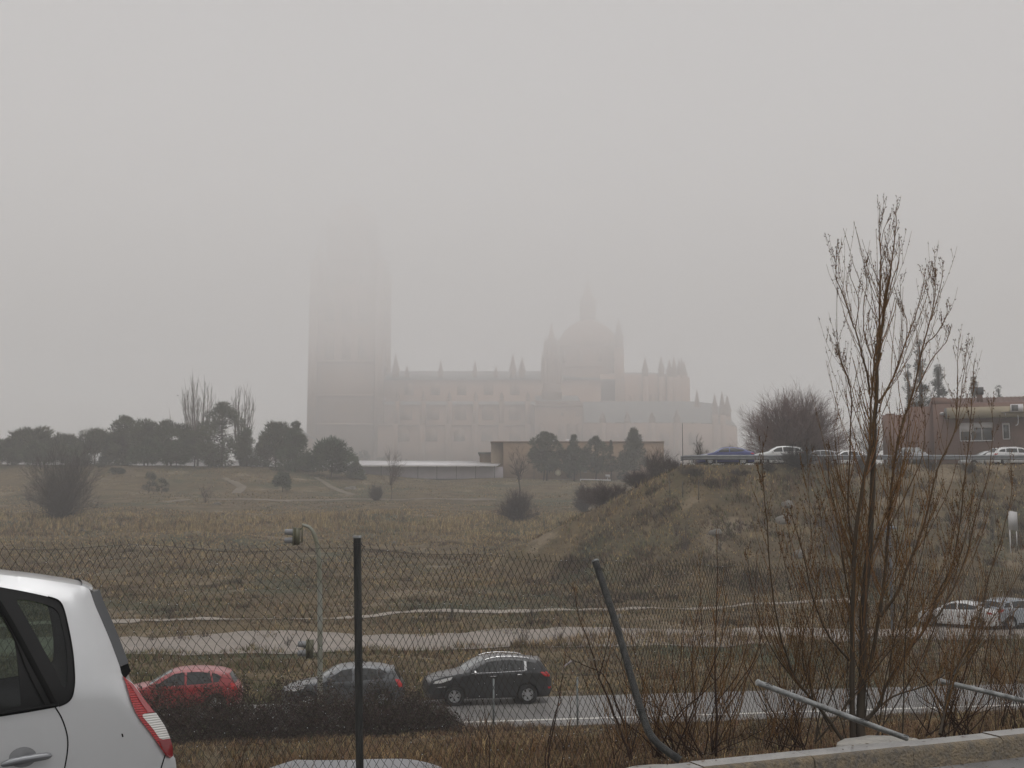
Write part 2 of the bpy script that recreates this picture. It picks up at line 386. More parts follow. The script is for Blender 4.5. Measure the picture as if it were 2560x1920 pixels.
for h, j in ((.012, 0), (.86, .004), (1.70, .004)):
    u = np.linspace(0, FL-.2, 500); p = fp(u, h+.006*np.sin(u*3.3+j)); p[:, 1] -= .004; g.tube(p, .0013, 3, cap=False)
put('tension_wire', g, M_STRAP, fence, world=True)
# rain drops hanging at the knots
g = G(); ic = np.array([[0, 0, -1.25], [1, 0, 0], [0, 1, 0], [-1, 0, 0], [0, -1, 0], [0, 0, 1.1]], float); icf = np.array([[0, 2, 1], [0, 3, 2], [0, 4, 3], [0, 1, 4], [5, 1, 2], [5, 2, 3], [5, 3, 4], [5, 4, 1]])
U_, H_ = np.meshgrid(np.arange(0, FL-.2, PITCH), np.arange(0, NH, 2))
sel = RNG.random(U_.shape) < .34*(.5+noise(U_, H_*.03, .9, 21))
pts = fp(.1+U_[sel], H_[sel]*SH)
for p in pts: g.add(p+ic*random.choice((.0022, .003, .0036))+np.array([0, -.004, -.004]), icf)
m = bpy.data.materials.new('water_glint'); m.use_nodes = True; b = m.node_tree.nodes['Principled BSDF']
b.inputs['Base Color'].default_value = (.75, .77, .78, 1); b.inputs['Roughness'].default_value = .08; b.inputs['Specular IOR Level'].default_value = 1  # pale opaque base colour stands in for the sky's glint in the drops
kind(put('rain_drops', g, m, fence, world=True, sm=180), 'stuff')
def post(name, pts, r, m, n=40, parent=None, cap=True, label=None, grp=None, notch=True):
    g = G(); p = spline(pts, n); g.tube(p, r, 14)
    if parent is None:
        o = thing(name, label, 'fence post', pts[0], group=grp)
        q = put('tube', g, m, o, sm=60, world=True); par = o
    else:
        q = put(name, g, m, parent, sm=60, world=True); par = q
    L0 = np.array(parent.location) if parent is not None else np.array(pts[0])
    d = p[-1]-p[-2]; d /= np.linalg.norm(d)
    if cap:
        g = G(); g.tube([p[-1]+d*.0-L0, p[-1]+d*.012-L0, p[-1]+d*.016-L0], [r*1.14, r*1.14, r*.9], 14); put('post_cap', g, M_GALV, par, sm=40)
    for f in (.03, .42, .9):
        g = G(); c = p[int((1-f)*(n-1))]-L0
        g.tube([c+np.array([math.cos(a)*(r+.003), math.sin(a)*(r+.003), a*.002+.004*math.sin(a)]) for a in np.linspace(0, 12.56, 25)]+[c+np.array([r, -.01, .02]), c+np.array([r+.015, -.012, .006]), c+np.array([r+.03, -.01, 0])], .0022, 4)
        put('tie_wire', g, M_STRAP, par)
    return q
post('post', [at(900, 1985, 8.2), at(897, 1700, 8.2), at(893, 1345, 8.2)], .026, M_PDARK, parent=fence)
lb = at(1700, 1901, 8.72); lt = at(1489, 1405, 9.42)
post('fence_post', [lb, at(1668, 1878, 8.74), at(1636, 1850, 8.8), at(1615, 1812, 8.88), at(1586, 1720, 9.0), at(1540, 1560, 9.2), lt], .0275, M_PDARK, label='dark fence post bent at its foot and leaning to the left', n=60, grp='knocked over fence posts')
post('fence_post', [at(2268, 1846, 9.85), at(2180, 1814, 9.75), at(1896, 1707, 9.35)], .0225, M_GALV, label='shiny fallen fence post lying across the foot of the bare tree', grp='knocked over fence posts')
post('fence_post', [at(2700, 1790, 11.4), at(2560, 1752, 11.2), at(2353, 1703, 10.9)], .0225, M_GALV, label='shiny fallen fence post coming in from the right edge of the picture', grp='knocked over fence posts')
# ---------------------------------------------------------------- cars
def paint(name, col, metal=0., rough=.32, dirt=.0):
    m = mat(name, col, rough, tuple(c*.88 for c in col), 1.2, metal=metal, coat=.6)
    m.node_tree.nodes['Principled BSDF'].inputs['Coat Roughness'].default_value = .12
    return m
M_GLASS = mat('dark_car_glass', (.012, .014, .014), .08, spec=.8)
M_TYRE = mat('tyre_rubber', (.012, .012, .012), .8)
M_RIM = mat('alloy_rim', (.55, .56, .57), .3, metal=.85)
M_TRIM = mat('black_trim', (.012, .012, .013), .5)
M_CHROME = mat('chrome', (.75, .75, .75), .12, metal=1)
M_REDL = mat('tail_light_red', (.50, .012, .014), .15, coat=1, spec=.6)
M_WHTL = mat('lamp_lens_clear', (.62, .62, .61), .12, coat=1)
M_UNDER = mat('car_underside', (.01, .01, .01), .9)
M_PLATE = mat('number_plate', (.7, .7, .68), .4)
def catmull(P, k=6): return spline(P, (len(P)-1)*k+1)
def polydist(p, poly):
    a = poly; b = np.roll(poly, -1, 0); ab = b-a; d = p[:, None]-a[None]
    t = np.clip((d*ab[None]).sum(-1)/((ab**2).sum(-1)[None]+1e-12), 0, 1)
    return np.linalg.norm(d-t[..., None]*ab[None], axis=-1).min(1)
def inside(p, poly):
    x, y = p[:, 0][:, None], p[:, 1][:, None]; a = poly; b = np.roll(poly, -1, 0)
    c = ((a[None, :, 1] > y) != (b[None, :, 1] > y)) & (x < (b[None, :, 0]-a[None, :, 0])*(y-a[None, :, 1])/(b[None, :, 1]-a[None, :, 1]+1e-12)+a[None, :, 0])
    return c.sum(1) % 2 == 1
class Car:
    """x from the front (0) to the rear (length), y across (near side negative), z up"""
    def __init__(s, L, W, top, wheels, rw, belt, zb=.2, tumble=.2, crown=.05, nose=.13, round_=.09, arch=.055, ends=.12, lo=.05):
        s.lo = lo
        s.L, s.W, s.belt, s.tumble, s.round, s.crown, s.nose, s.ends = L, W, belt, tumble, round_, crown, nose, ends
        s.top = catmull(np.array(top, float), 6); s.H = s.top[:, 1].max(); s.wheels, s.rw = wheels, rw
        bot = [(s.top[-1, 0]-.02, zb+.02)]
        for xw in sorted(wheels, reverse=True):
            ra = rw+arch; a0 = math.asin((zb-rw)/ra) if abs(zb-rw) < ra else 0
            for a in np.linspace(a0, math.pi-a0, 15): bot.append((xw+ra*math.cos(a), rw+ra*math.sin(a)))
        bot.append((s.top[0, 0]+.02, zb+.02)); s.bot = np.array(bot)
        s.out = np.concatenate([s.top, s.bot])
    def hw(s, x, z):
        q = np.abs(2*np.asarray(x)/s.L-1); plan = 1-s.ends*q**5
        up = np.clip((z-s.belt)/(s.H-s.belt), 0, 1.2); lo = np.clip((s.belt-z)/s.belt, 0, 1)
        return s.W/2*plan*(1-s.tumble*up**1.15-s.lo*lo**2)
    def skin(s, p, sign=-1, off=0., edge=True):
        p = np.asarray(p, float); y = s.hw(p[:, 0], p[:, 1])
        if edge:
            d = polydist(p, s.out); y = y-s.round*.42*np.clip(1-d/s.round, 0, 1)**2.2
        return np.stack([p[:, 0], sign*(y+off), p[:, 1]], -1)
    def panel(s, g, poly, sign, off, step=.07, holes=(), rim=0):
        """a piece of the car's side following its curvature"""
        poly = np.array(poly, float); lo, hi = poly.min(0), poly.max(0)
        pts = list(map(tuple, poly)); n = len(poly); edges = [(i, (i+1) % n) for i in range(n)]
        for h in holes:
            k = len(pts); pts += list(map(tuple, h)); m = len(h); edges += [(k+i, k+(i+1) % m) for i in range(m)]
        gx, gy = np.meshgrid(np.arange(lo[0]+step/2, hi[0], step), np.arange(lo[1]+step/2, hi[1], step))
        q = np.stack([gx.ravel(), gy.ravel()], 1)
        if len(q):
            q = q[inside(q, poly) & (polydist(q, poly) > step*.35)]
            pts += list(map(tuple, q))
        v, e, f, *_ = delaunay_2d_cdt([Vector(p) for p in pts], edges, [], 0, 1e-5)
        v = np.array([tuple(p) for p in v]); f = np.array([list(t) for t in f]); c = v[f].mean(1)
        ok = inside(c, poly)
        for h in holes: ok &= ~inside(c, np.array(h, float))
        f = f[ok]
        V = s.skin(v, sign, off); cr = np.cross(V[f[:, 1]]-V[f[:, 0]], V[f[:, 2]]-V[f[:, 0]])[:, 1].mean()
        if cr*sign < 0: f = f[:, ::-1]
        g.add(V, f)
        if rim:
            A = s.skin(poly, sign, off); B = s.skin(poly, sign, off-rim); A = np.concatenate([A, A[:1]]); B = np.concatenate([B, B[:1]]); g.grid(np.stack([A, B]))
        return g
    def wrap(s, line, f0=-1, f1=1, off=0., n=15):
        """sheet across the car along an outline line"""
        P = np.asarray(line, float); t = np.gradient(P, axis=0); t /= np.linalg.norm(t, axis=1)[:, None]+1e-9
        nn = np.stack([-t[:, 1], t[:, 0]], 1)
        f = np.linspace(f0, f1, n); f = np.sign(f)*np.abs(f)**.85
        y = np.abs(s.skin(P)[:, 1]); bl = np.where(np.abs(nn[:, 1]) > .7, s.crown, s.nose)
        k = bl[:, None]*(1-f[None]**2)+off
        return np.stack([P[:, 0][:, None]+nn[:, 0][:, None]*k, y[:, None]*f[None], P[:, 1][:, None]+nn[:, 1][:, None]*k], -1)
    def seg(s, x0, x1, zmin=0, k=14):
        """the outline's top line between two x positions (front to rear)"""
        P = s.top; q = P[(P[:, 0] > x0) & (P[:, 0] < x1) & (P[:, 1] > zmin)]
        i0 = np.array([x0, np.interp(x0, P[:, 0], P[:, 1])]); i1 = np.array([x1, np.interp(x1, P[:, 0], P[:, 1])])
        return np.concatenate([[i0], q, [i1]])
    def body(s, g, holes=(), step=.09):
        # offset loop keeps the rounding of the edges
        ins = s.out.copy(); c = s.out.mean(0)
        for sg in (-1, 1): s.panel(g, s.out, sg, 0, step, holes)
        g.grid(s.wrap(s.top)[:, ::-1])
        return g
    def under(s, g): g.grid(s.wrap(s.bot, off=-.0)[:, ::-1]); return g
def wheel(car, root, xw, sg, r, spokes=5, rim=M_RIM):
    y = sg*(car.W/2-.03); wd = .2
    g = G(); g.lathe([(r*.62, -.02), (r*.66, .0), (r*.93, .0), (r, .04), (r, wd-.04), (r*.93, wd), (r*.3, wd)], n=28, axis='y')
    g.v = [v*np.array([1, -sg, 1]) for v in g.v]
    o = put('wheel', g, M_TYRE, root, sm=40); o.location = (xw, y, r)
    g = G(); g.lathe([(r*.64, .0), (r*.62, .03), (r*.56, .05), (r*.5, .07)], n=28, axis='y'); g.lathe([(0, .005), (r*.15, .008), (r*.17, .03)], n=14, axis='y')
    for k in range(spokes):
        a = k*2*math.pi/spokes+.3
        for da in (-.13, .13):
            c, s_ = math.cos(a+da), math.sin(a+da); c2, s2 = math.cos(a+da*1.6), math.sin(a+da*1.6); pw = .055*r/.33
            tx, tz = -s_*pw/2, c*pw/2
            v = [[c*r*.12-tx, .012, s_*r*.12-tz], [c*r*.12+tx, .012, s_*r*.12+tz], [c2*r*.6+tx, .012, s2*r*.6+tz], [c2*r*.6-tx, .012, s2*r*.6-tz]]
            v2 = [[p[0], .045, p[2]] for p in v]
            g.add(v+v2, [[0, 1, 2, 3], [4, 7, 6, 5], [0, 4, 5, 1], [2, 6, 7, 3], [1, 5, 6, 2], [3, 7, 4, 0]])
    g.v = [v*np.array([1, -sg, 1]) for v in g.v]
    put('rim', g, rim, o, sm=40)
    g = G(); g.lathe([(0, .075), (r*.63, .075)], n=20, axis='y'); g.v = [v*np.array([1, -sg, 1]) for v in g.v]; put('brake_disc', g, M_UNDER, o)
def rrect(x0, z0, x1, z1, k=.02):
    return [(x0+k, z0), (x1-k, z0), (x1, z0+k), (x1, z1-k), (x1-k, z1), (x0+k, z1), (x0, z1-k), (x0, z0+k)]
def hatchback(name, label, spec, col, loc, rz, group, glass=M_GLASS, detail=2, trim_col=None):
    root = thing(name, label, 'car', loc, rz, group)
    c = Car(**spec['car']); P = paint(name+'_paint', col, spec.get('metal', .0))
    put('body', c.body(G()), P, root, sm=38)
    put('underside', c.under(G()), M_UNDER, root)
    for nm, poly in spec['windows']:
        poly = catmull(np.array(poly+[poly[0]], float), 3)[:-1] if nm == 'smooth' else np.array(poly, float)
        for sg in (-1, 1): put('side_window', c.panel(G(), poly, sg, .006, .1, rim=.01), glass, root, sm=60)
    a, b = spec['shield']; put('windscreen', G().grid(c.wrap(c.seg(a, b), -.9, .9, .005)[:, ::-1]), spec.get('shieldmat', M_SHIELD), root, sm=60)
    a, b = spec['rear']; put('rear_window', G().grid(c.wrap(c.seg(a, b), -.86, .86, .005)[:, ::-1]), glass, root, sm=60)
    for poly in spec['tail']:
        for sg in (-1, 1): put('tail_light', c.panel(G(), np.array(poly, float), sg, .012, .08, rim=.04), M_REDL, root, sm=40)
    for poly in spec['head']:
        for sg in (-1, 1): put('headlight', c.panel(G(), np.array(poly, float), sg, .01, .08, rim=.03), M_WHTL, root, sm=40)
    for xw in c.wheels:
        for sg in (-1, 1): wheel(c, root, xw, sg, c.rw, spec.get('spokes', 5))
    for sg in (-1, 1):
        x, z = spec['mirror']; y = sg*(c.hw(x, z)+.10)
        g = G(); g.lathe([(0, -.10), (.05, -.085), (.075, -.02), (.075, .05), (.045, .095), (0, .1)], n=12, axis='y'); g.v = [v*np.array([.8, 1, 1.1])+np.array([x, y, z]) for v in g.v]
        g.box((x+.02, sg*(c.hw(x, z)+.01), z-.05), (.06, .1, .03))
        put('wing_mirror', g, spec.get('mirrormat', P), root, sm=60)
    for x, z in spec['handles']:
        for sg in (-1, 1):
            g = G(); y = float(c.hw(x, z)); g.box((x, sg*(y+.016), z), (.2, .02, .028)); g.box((x-.08, sg*(y+.004), z), (.02, .02, .022)); g.box((x+.08, sg*(y+.004), z), (.02, .02, .022))
            put('door_handle', g, spec.get('handlemat', P), root)
    if detail > 1:
        for ln in spec['seams']:
            ln = catmull(np.array(ln, float), 5); t = np.gradient(ln, axis=0); t /= np.linalg.norm(t, axis=1)[:, None]; nn = np.stack([-t[:, 1], t[:, 0]], 1)*.006
            for sg in (-1, 1): put('door_seam', G().grid(np.stack([c.skin(ln+nn, sg, .004), c.skin(ln-nn, sg, .004)])), M_TRIM, root)
        for poly in spec.get('trim', []):
            for sg in (-1, 1): put('sill_trim', c.panel(G(), np.array(poly, float), sg, .008, .1), M_TRIM, root)
        for poly in spec.get('chrome', []):
            for sg in (-1, 1): put('chrome_trim', c.panel(G(), np.array(poly, float), sg, .011, .1), M_CHROME, root)
        fx = spec.get('grille')
        if fx:
            i = (c.top[:, 1] > fx[0]) & (c.top[:, 1] < fx[1]) & (c.top[:, 0] < .4)
            put('grille', G().grid(c.wrap(c.top[i], -.5, .5, .012)[:, ::-1]), M_TRIM, root)
        rp = spec.get('plate')
        if rp:
            i = (c.top[:, 1] > rp[0]) & (c.top[:, 1] < rp[1]) & (c.top[:, 0] > c.L*.8)
            if i.sum() > 1: put('number_plate', G().grid(c.wrap(c.top[i], -.28, .28, .012)[:, ::-1]), M_PLATE, root)
        if 'rails' in spec:
            x0, x1 = spec['rails']; xx = np.linspace(x0, x1, 14); zz = np.interp(xx, c.top[:, 0], c.top[:, 1])
            for sg in (-1, 1):
                yy = np.array([float(np.abs(c.skin(np.array([[a, b-.05]]), 1)[0, 1])) for a, b in zip(xx, zz)])
                g = G(); g.tube(np.stack([xx, sg*(yy-.03), zz+.045-.03*np.abs(np.linspace(-1, 1, 14))**6], -1), .014, 6)
                put('roof_rail', g, M_CHROME, root, sm=60)
    return root
M_SHIELD = mat('windscreen_glass', (.20, .215, .215), .06, spec=1)
# outline, front bumper over bonnet, roof and hatch to the rear bumper
HATCH = dict(car=dict(L=4.1, W=1.74, top=[(.02, .24), (-.0, .42), (.03, .62), (.16, .74), (.5, .85), (.95, .93), (1.12, .97), (1.5, 1.2), (1.85, 1.38), (2.3, 1.455), (2.8, 1.46), (3.3, 1.42), (3.6, 1.36), (3.72, 1.3), (3.88, 1.05), (3.98, .9), (4.06, .78), (4.1, .6), (4.08, .4), (4.02, .25)], wheels=(.8, 3.35), rw=.31, belt=.9),
    windows=[('w', [(1.35, .95), (1.60, 1.14), (1.95, 1.34), (2.28, 1.385), (2.30, .97)]), ('w', [(2.37, .975), (2.36, 1.388), (2.75, 1.39), (3.12, 1.35), (3.2, 1.02)]), ('w', [(3.25, 1.03), (3.19, 1.34), (3.36, 1.31), (3.5, 1.22), (3.42, 1.05)])],
    shield=(1.14, 1.86), rear=(3.74, 3.93), tail=[[(3.78, 1.0), (3.94, .99), (4.06, .80), (4.08, .7), (3.93, .72), (3.86, .86)]], head=[[(.10, .68), (.16, .72), (.4, .80), (.66, .84), (.62, .76), (.35, .67)]],
    mirror=(1.42, .98), handles=[(2.12, .83), (3.05, .86)], seams=[[(1.3, .93), (1.27, .6), (1.3, .28)], [(2.33, .96), (2.35, .6), (2.32, .28)], [(3.22, 1.0), (3.18, .8), (2.98, .6)]], grille=(.45, .66), plate=(.62, .76))
def variant(base, **k):
    d = dict(base); d.update(k); return d
SUV = dict(car=dict(L=4.44, W=1.85, top=[(.05, .30), (-.0, .5), (.02, .76), (.12, .9), (.5, 1.02), (1.05, 1.12), (1.22, 1.16), (1.6, 1.40), (1.95, 1.56), (2.4, 1.635), (2.9, 1.645), (3.5, 1.60), (3.9, 1.535), (4.02, 1.47), (4.22, 1.2), (4.32, 1.06), (4.40, .88), (4.43, .68), (4.42, .46), (4.34, .32)], wheels=(.9, 3.54), rw=.355, belt=1.08, zb=.25, tumble=.19),
    windows=[('w', [(1.52, 1.16), (1.75, 1.34), (2.05, 1.50), (2.42, 1.56), (2.45, 1.17)]), ('w', [(2.52, 1.175), (2.50, 1.562), (2.95, 1.565), (3.38, 1.52), (3.40, 1.20)]), ('w', [(3.54, 1.24), (3.54, 1.50), (3.78, 1.46), (4.0, 1.26), (3.96, 1.23)])],
    shield=(1.24, 1.97), rear=(4.03, 4.21), tail=[[(3.98, 1.13), (4.24, 1.14), (4.36, 1.02), (4.34, .95), (4.16, .98)], [(4.28, .60), (4.40, .61), (4.40, .54), (4.3, .54)]], head=[[(.14, .80), (.2, .88), (.52, .97), (.82, 1.03), (.76, .93), (.42, .82)]],
    mirror=(1.62, 1.17), handles=[(2.28, 1.02), (3.22, 1.06)], seams=[[(1.45, 1.12), (1.42, .7), (1.45, .34)], [(2.49, 1.15), (2.5, .7), (2.47, .34)], [(3.45, 1.2), (3.42, .95), (3.14, .7)]],
    chrome=[[(1.5, 1.135), (2.5, 1.15), (3.46, 1.185), (3.46, 1.20), (2.5, 1.165), (1.5, 1.15)], [(3.42, 1.20), (3.42, 1.52), (3.50, 1.50), (3.50, 1.20)], [(.25, .66), (.6, .68), (.6, .70), (.25, .685)]],
    trim=[[(.1, .28), (.1, .42), (.42, .46), (.46, .3)], [(1.36, .26), (1.36, .36), (3.08, .36), (3.08, .26)], [(4.0, .3), (4.0, .48), (4.4, .5), (4.36, .34)]],
    rails=(2.0, 3.6), handlemat=M_CHROME, mirrormat=M_CHROME, grille=(.62, .84), plate=(.8, .95), spokes=5)
YAW = math.atan(.187)
def park(px, off):
    """front corner of a car on the road: photo column of its middle, metres beyond the line"""
    x = 0
    for _ in range(8):
        d = float(line_y(x))+off; x = float(on(px, d)[0])
    return x, d
def car_on_road(px, off, L, W):
    x, d = park(px, off)       # middle of the near side
    cx = x-math.cos(YAW)*L/2-math.sin(YAW)*W/2; cy_ = d-math.sin(YAW)*L/2+math.cos(YAW)*W/2
    return (cx, cy_, float(np.interp(2, PR[:, 0], PR[:, 1]))+.03)
grp = 'cars driving along the road'
RED = variant(HATCH, mirrormat=M_TRIM, handlemat=M_TRIM)
hatchback('red_car', 'bright red hatchback half hidden by brambles behind the silver car', RED, (.30, .026, .028), car_on_road(440, 3.3, 4.1, 1.74), YAW, grp)
GREY = variant(HATCH, metal=.5); GREY['car'] = dict(HATCH['car']); GREY['windows'] = HATCH['windows']
hatchback('grey_car', 'grey hatchback behind the upright fence post with a light on its nose', GREY, (.10, .105, .11), car_on_road(862, 3.3, 4.1, 1.74), YAW, grp)
hatchback('black_car', 'black five door off-roader with silver wheels and chrome window trim', SUV, (.016, .017, .019), car_on_road(1229, 3.3, 4.44, 1.85), YAW, grp)
# cars up on the right hand embankment, behind the guardrail
def zsurf(x, y): return float(T(x, y, False))+.02
def top_car(px, d, name, label, spec, col, rz=0.03, **k):
    p = on(px, d); L = spec['car']['L']
    return hatchback(name, label, spec, col, (p[0]-math.cos(rz)*L/2, p[1]-math.sin(rz)*L/2, p[2]+.02), rz, 'cars on the embankment road', **k)
HA2 = variant(HATCH); HA2['car'] = dict(HATCH['car'], W=1.78)
BLUE = dict(car=dict(L=4.55, W=1.8, top=[(.02, .24), (-.0, .42), (.03, .66), (.14, .78), (.5, .88), (1.0, .97), (1.2, 1.02), (1.62, 1.27), (2.0, 1.42), (2.5, 1.47), (3.0, 1.44), (3.5, 1.36), (3.9, 1.24), (4.1, 1.13), (4.42, 1.06), (4.5, .98), (4.55, .75), (4.54, .45), (4.5, .25)], wheels=(.85, 3.6), rw=.33, belt=.95),
    windows=[('w', [(1.45, 1.02), (1.75, 1.24), (2.08, 1.37), (2.42, 1.4), (2.45, 1.04)]), ('w', [(2.53, 1.05), (2.51, 1.4), (2.95, 1.38), (3.5, 1.28), (3.72, 1.2), (3.5, 1.09)])],
    shield=(1.22, 2.0), rear=(3.55, 4.08), tail=[[(4.2, .98), (4.45, .98), (4.52, .86), (4.3, .86)]], head=[[(.10, .70), (.14, .77), (.4, .84), (.66, .88), (.62, .80), (.35, .71)]],
    mirror=(1.5, 1.04), handles=[(2.25, .9), (3.3, .94)], seams=[[(1.4, .98), (1.37, .6), (1.4, .28)], [(2.49, 1.0), (2.5, .6), (2.47, .28)], [(3.6, 1.02), (3.5, .8), (3.25, .6)]], spokes=5)
hb = top_car(1814, 99.6, 'blue_car', 'deep blue hatchback with a black roof above the end of the guardrail', BLUE, (.035, .05, .20), .0, detail=2)
cb = Car(**BLUE['car']); put('roof_panel', G().grid(cb.wrap(cb.seg(1.9, 3.6), -.99, .99, .008)[:, ::-1]), M_TRIM, hb, sm=60)
top_car(1945, 101.5, 'white_car', 'white off-roader behind the tail of the blue car, roof above the guardrail', SUV, (.75, .75, .74), 0, detail=1)
top_car(2038, 104, 'grey_car', 'grey car half seen through the dark bush on the embankment', HA2, (.22, .22, .23), 0, detail=1)
top_car(2108, 105, 'white_car', 'small white car behind the guardrail left of the bare tree trunk', HA2, (.7, .7, .7), 0, detail=1)
top_car(2278, 103, 'dark_car', 'dark off-roader with pale roof rails in front of the brick house', SUV, (.07, .07, .075), math.pi/2, detail=2)
top_car(2462, 105.5, 'silver_car', 'pale silver car behind the tail of the white estate by the house', HA2, (.45, .46, .47), 0, detail=1)
EST = variant(BLUE, rear=(4.15, 4.4), rails=(2.0, 4.0)); EST['car'] = dict(BLUE['car'], top=[(.02, .24), (-.0, .42), (.03, .66), (.14, .78), (.5, .88), (1.0, .97), (1.2, 1.02), (1.62, 1.27), (2.0, 1.42), (2.5, 1.48), (3.0, 1.48), (3.6, 1.45), (4.05, 1.38), (4.16, 1.32), (4.4, 1.04), (4.5, .95), (4.55, .75), (4.54, .45), (4.5, .25)], L=4.55)
EST['windows'] = [BLUE['windows'][0], ('w', [(2.53, 1.05), (2.51, 1.40), (3.2, 1.41), (3.45, 1.37), (3.5, 1.08)]), ('w', [(3.56, 1.09), (3.52, 1.36), (3.9, 1.3), (4.12, 1.14), (4.05, 1.11)])]
top_car(2540, 100.5, 'white_car', 'white estate car on the grassy crest at the right edge', EST, (.75, .75, .75), math.pi+.08, detail=2)
# two cars standing at the end of the dirt track on the right
def low_car(px, d, name, label, spec, col, rz):
    p = on(px, d); L = spec['car']['L']; W = 0
    return hatchback(name, label, spec, col, (p[0]-math.cos(rz)*L/2, p[1]-math.sin(rz)*L/2, p[2]+.02), rz, 'cars standing at the end of the dirt track')
low_car(2405, 70, 'white_car', 'white saloon seen from behind at the end of the dirt track', BLUE, (.72, .72, .72), R(-48))
low_car(2548, 69.5, 'pale_blue_car', 'pale blue-grey people carrier right of the white saloon, cut by the frame', SUV, (.34, .38, .42), R(200))
# ---------------------------------------------------------------- the silver people carrier parked close by
PHI = R(22.5); ROLL = -math.atan(.05); NL = 4.26
def near_car():
    base = dict(L=NL, W=1.81, top=[(.02, .26), (0, .45), (.04, .70), (.25, .84), (.7, 1.0), (1.0, 1.1), (1.5, 1.42), (1.9, 1.58), (2.4, 1.645), (2.9, 1.65), (4.2, 1.4), (4.26, .5), (4.2, .26)], wheels=(.87, 3.53), rw=.32, belt=1.06, tumble=.19, crown=.03, nose=.004, ends=.09, round_=.07, lo=.12)
    c = Car(**base)
    rc = at(436, 1880, 5.2); y0 = -float(c.hw(NL, .9))
    e1 = np.array([math.cos(PHI), math.sin(PHI)]); e2 = np.array([-math.sin(PHI), math.cos(PHI)])
    loc = np.array([*(rc[:2]-e1*NL-e2*y0), 0.0])
    loc[2] = float(lot_z(loc[0]+e1[0]*3.5, loc[1]+e1[1]*3.5))
    RM = np.array(Matrix.Rotation(PHI, 3, 'Z') @ Matrix.Rotation(ROLL, 3, 'X'))
    def L(px, py):
        """local side coordinates of a spot on the near side"""
        d = RM.T@(at(px, py, 1.0)-np.array([0, 0, EYE])); o = RM.T@(np.array([0, 0, EYE])-loc); y = y0
        for _ in range(12):
            t = (y-o[1])/d[1]; x = o[0]+d[0]*t; z = o[2]+d[2]*t; y = -float(c.hw(x, z))
        return (x, z)
    M = lambda P: [L(*p) for p in P]
    roof = M([(0, 1436), (45, 1441), (87, 1446), (135, 1453), (170, 1458), (205, 1465), (222, 1472)])
    edge = M([(228, 1482), (239, 1514), (256.5, 1554), (276, 1600.6), (289, 1635), (301, 1668), (308, 1690)])
    low = M([(335, 1711), (361, 1747), (387, 1781), (411, 1815), (425, 1846), (432, 1867), (436, 1892), (441, 1903), (443, 1950)])
    top = base['top'][:10]+roof+edge+low+[(low[-1][0]-.01, .45), (low[-1][0]-.08, .27)]
    top = [p for p in top[:10] if p[0] < roof[0][0]-.3]+top[10:]
    base['top'] = top; c = Car(**base)
    root = thing('silver_car', 'silver people carrier parked close by at the left edge with red and white tail light', 'car', tuple(loc), PHI); root.rotation_euler = (ROLL, 0, PHI)
    P = bpy.data.materials.new('silver_paint'); P.use_nodes = True; n = P.node_tree.nodes; l = P.node_tree.links; b = n['Principled BSDF']
    b.inputs['Metallic'].default_value = .5; b.inputs['Roughness'].default_value = .34; b.inputs['Coat Weight'].default_value = .7; b.inputs['Coat Roughness'].default_value = .08
    tc = n.new('ShaderNodeTexCoord'); nz = n.new('ShaderNodeTexNoise'); nz.inputs['Scale'].default_value = 3; nz.inputs['Detail'].default_value = 8
    l.new(tc.outputs['Object'], nz.inputs[0]); l.new(ramp(n, [(.35, (.55, .555, .56)), (.6, (.60, .605, .61))], nz.outputs['Fac'], l), b.inputs['Base Color'])
    # specks of road dirt and small wet beads
    vo = n.new('ShaderNodeTexVoronoi'); vo.inputs['Scale'].default_value = 130; l.new(tc.outputs['Object'], vo.inputs['Vector'])
    mr = n.new('ShaderNodeMapRange'); mr.inputs['From Min'].default_value = .02; mr.inputs['From Max'].default_value = .16; mr.inputs['To Min'].default_value = 1; mr.inputs['To Max'].default_value = 0
    l.new(vo.outputs['Distance'], mr.inputs['Value']); bp = n.new('ShaderNodeBump'); bp.inputs['Strength'].default_value = .12; bp.inputs['Distance'].default_value = .004
    l.new(mr.outputs[0], bp.inputs['Height']); l.new(bp.outputs[0], b.inputs['Normal'])
    SILVER = P
    M_FRAME = mat('window_surround', (.012, .012, .012), .5, spec=.25)
    M_SEAL = mat('rubber_seal', (.005, .005, .005), .7, spec=.15)
    M_INT = mat('car_interior', (.045, .045, .046), .9)
    gl = bpy.data.materials.new('tinted_glass'); gl.use_nodes = True; n = gl.node_tree.nodes; l = gl.node_tree.links; n.remove(n['Principled BSDF'])
    tr = n.new('ShaderNodeBsdfTransparent'); tr.inputs[0].default_value = (.44, .52, .46, 1); gs = n.new('ShaderNodeBsdfGlossy'); gs.inputs['Roughness'].default_value = .03; gs.inputs[0].default_value = (.9, .9, .9, 1)
    fr = n.new('ShaderNodeFresnel'); fr.inputs[0].default_value = 1.5; mx = n.new('ShaderNodeMixShader'); l.new(fr.outputs[0], mx.inputs[0]); l.new(tr.outputs[0], mx.inputs[1]); l.new(gs.outputs[0], mx.inputs[2]); l.new(mx.outputs[0], n['Material Output'].inputs[0])
    # glazing band of the side, with its openings
    up = M([(0, 1467.5), (48, 1476), (87, 1484), (119.6, 1491.6), (142.7, 1499), (154, 1510), (162, 1531), (169.7, 1564), (177.4, 1602.5), (183, 1641), (186, 1680), (186.5, 1704), (184, 1726.6), (178.6, 1744.7), (167, 1757), (147, 1766)])
    lo = M([(135.6, 1769.5), (70, 1781), (0, 1792)])
    x0, z0 = lo[-1]; x1, z1 = up[0]
    band = [(1.2, 1.10), (1.62, 1.37), (1.95, 1.53), (2.5, 1.575), (3.0, z1+.045)]+up+lo+[(3.0, z0-.04), (2.4, z0-.06)]
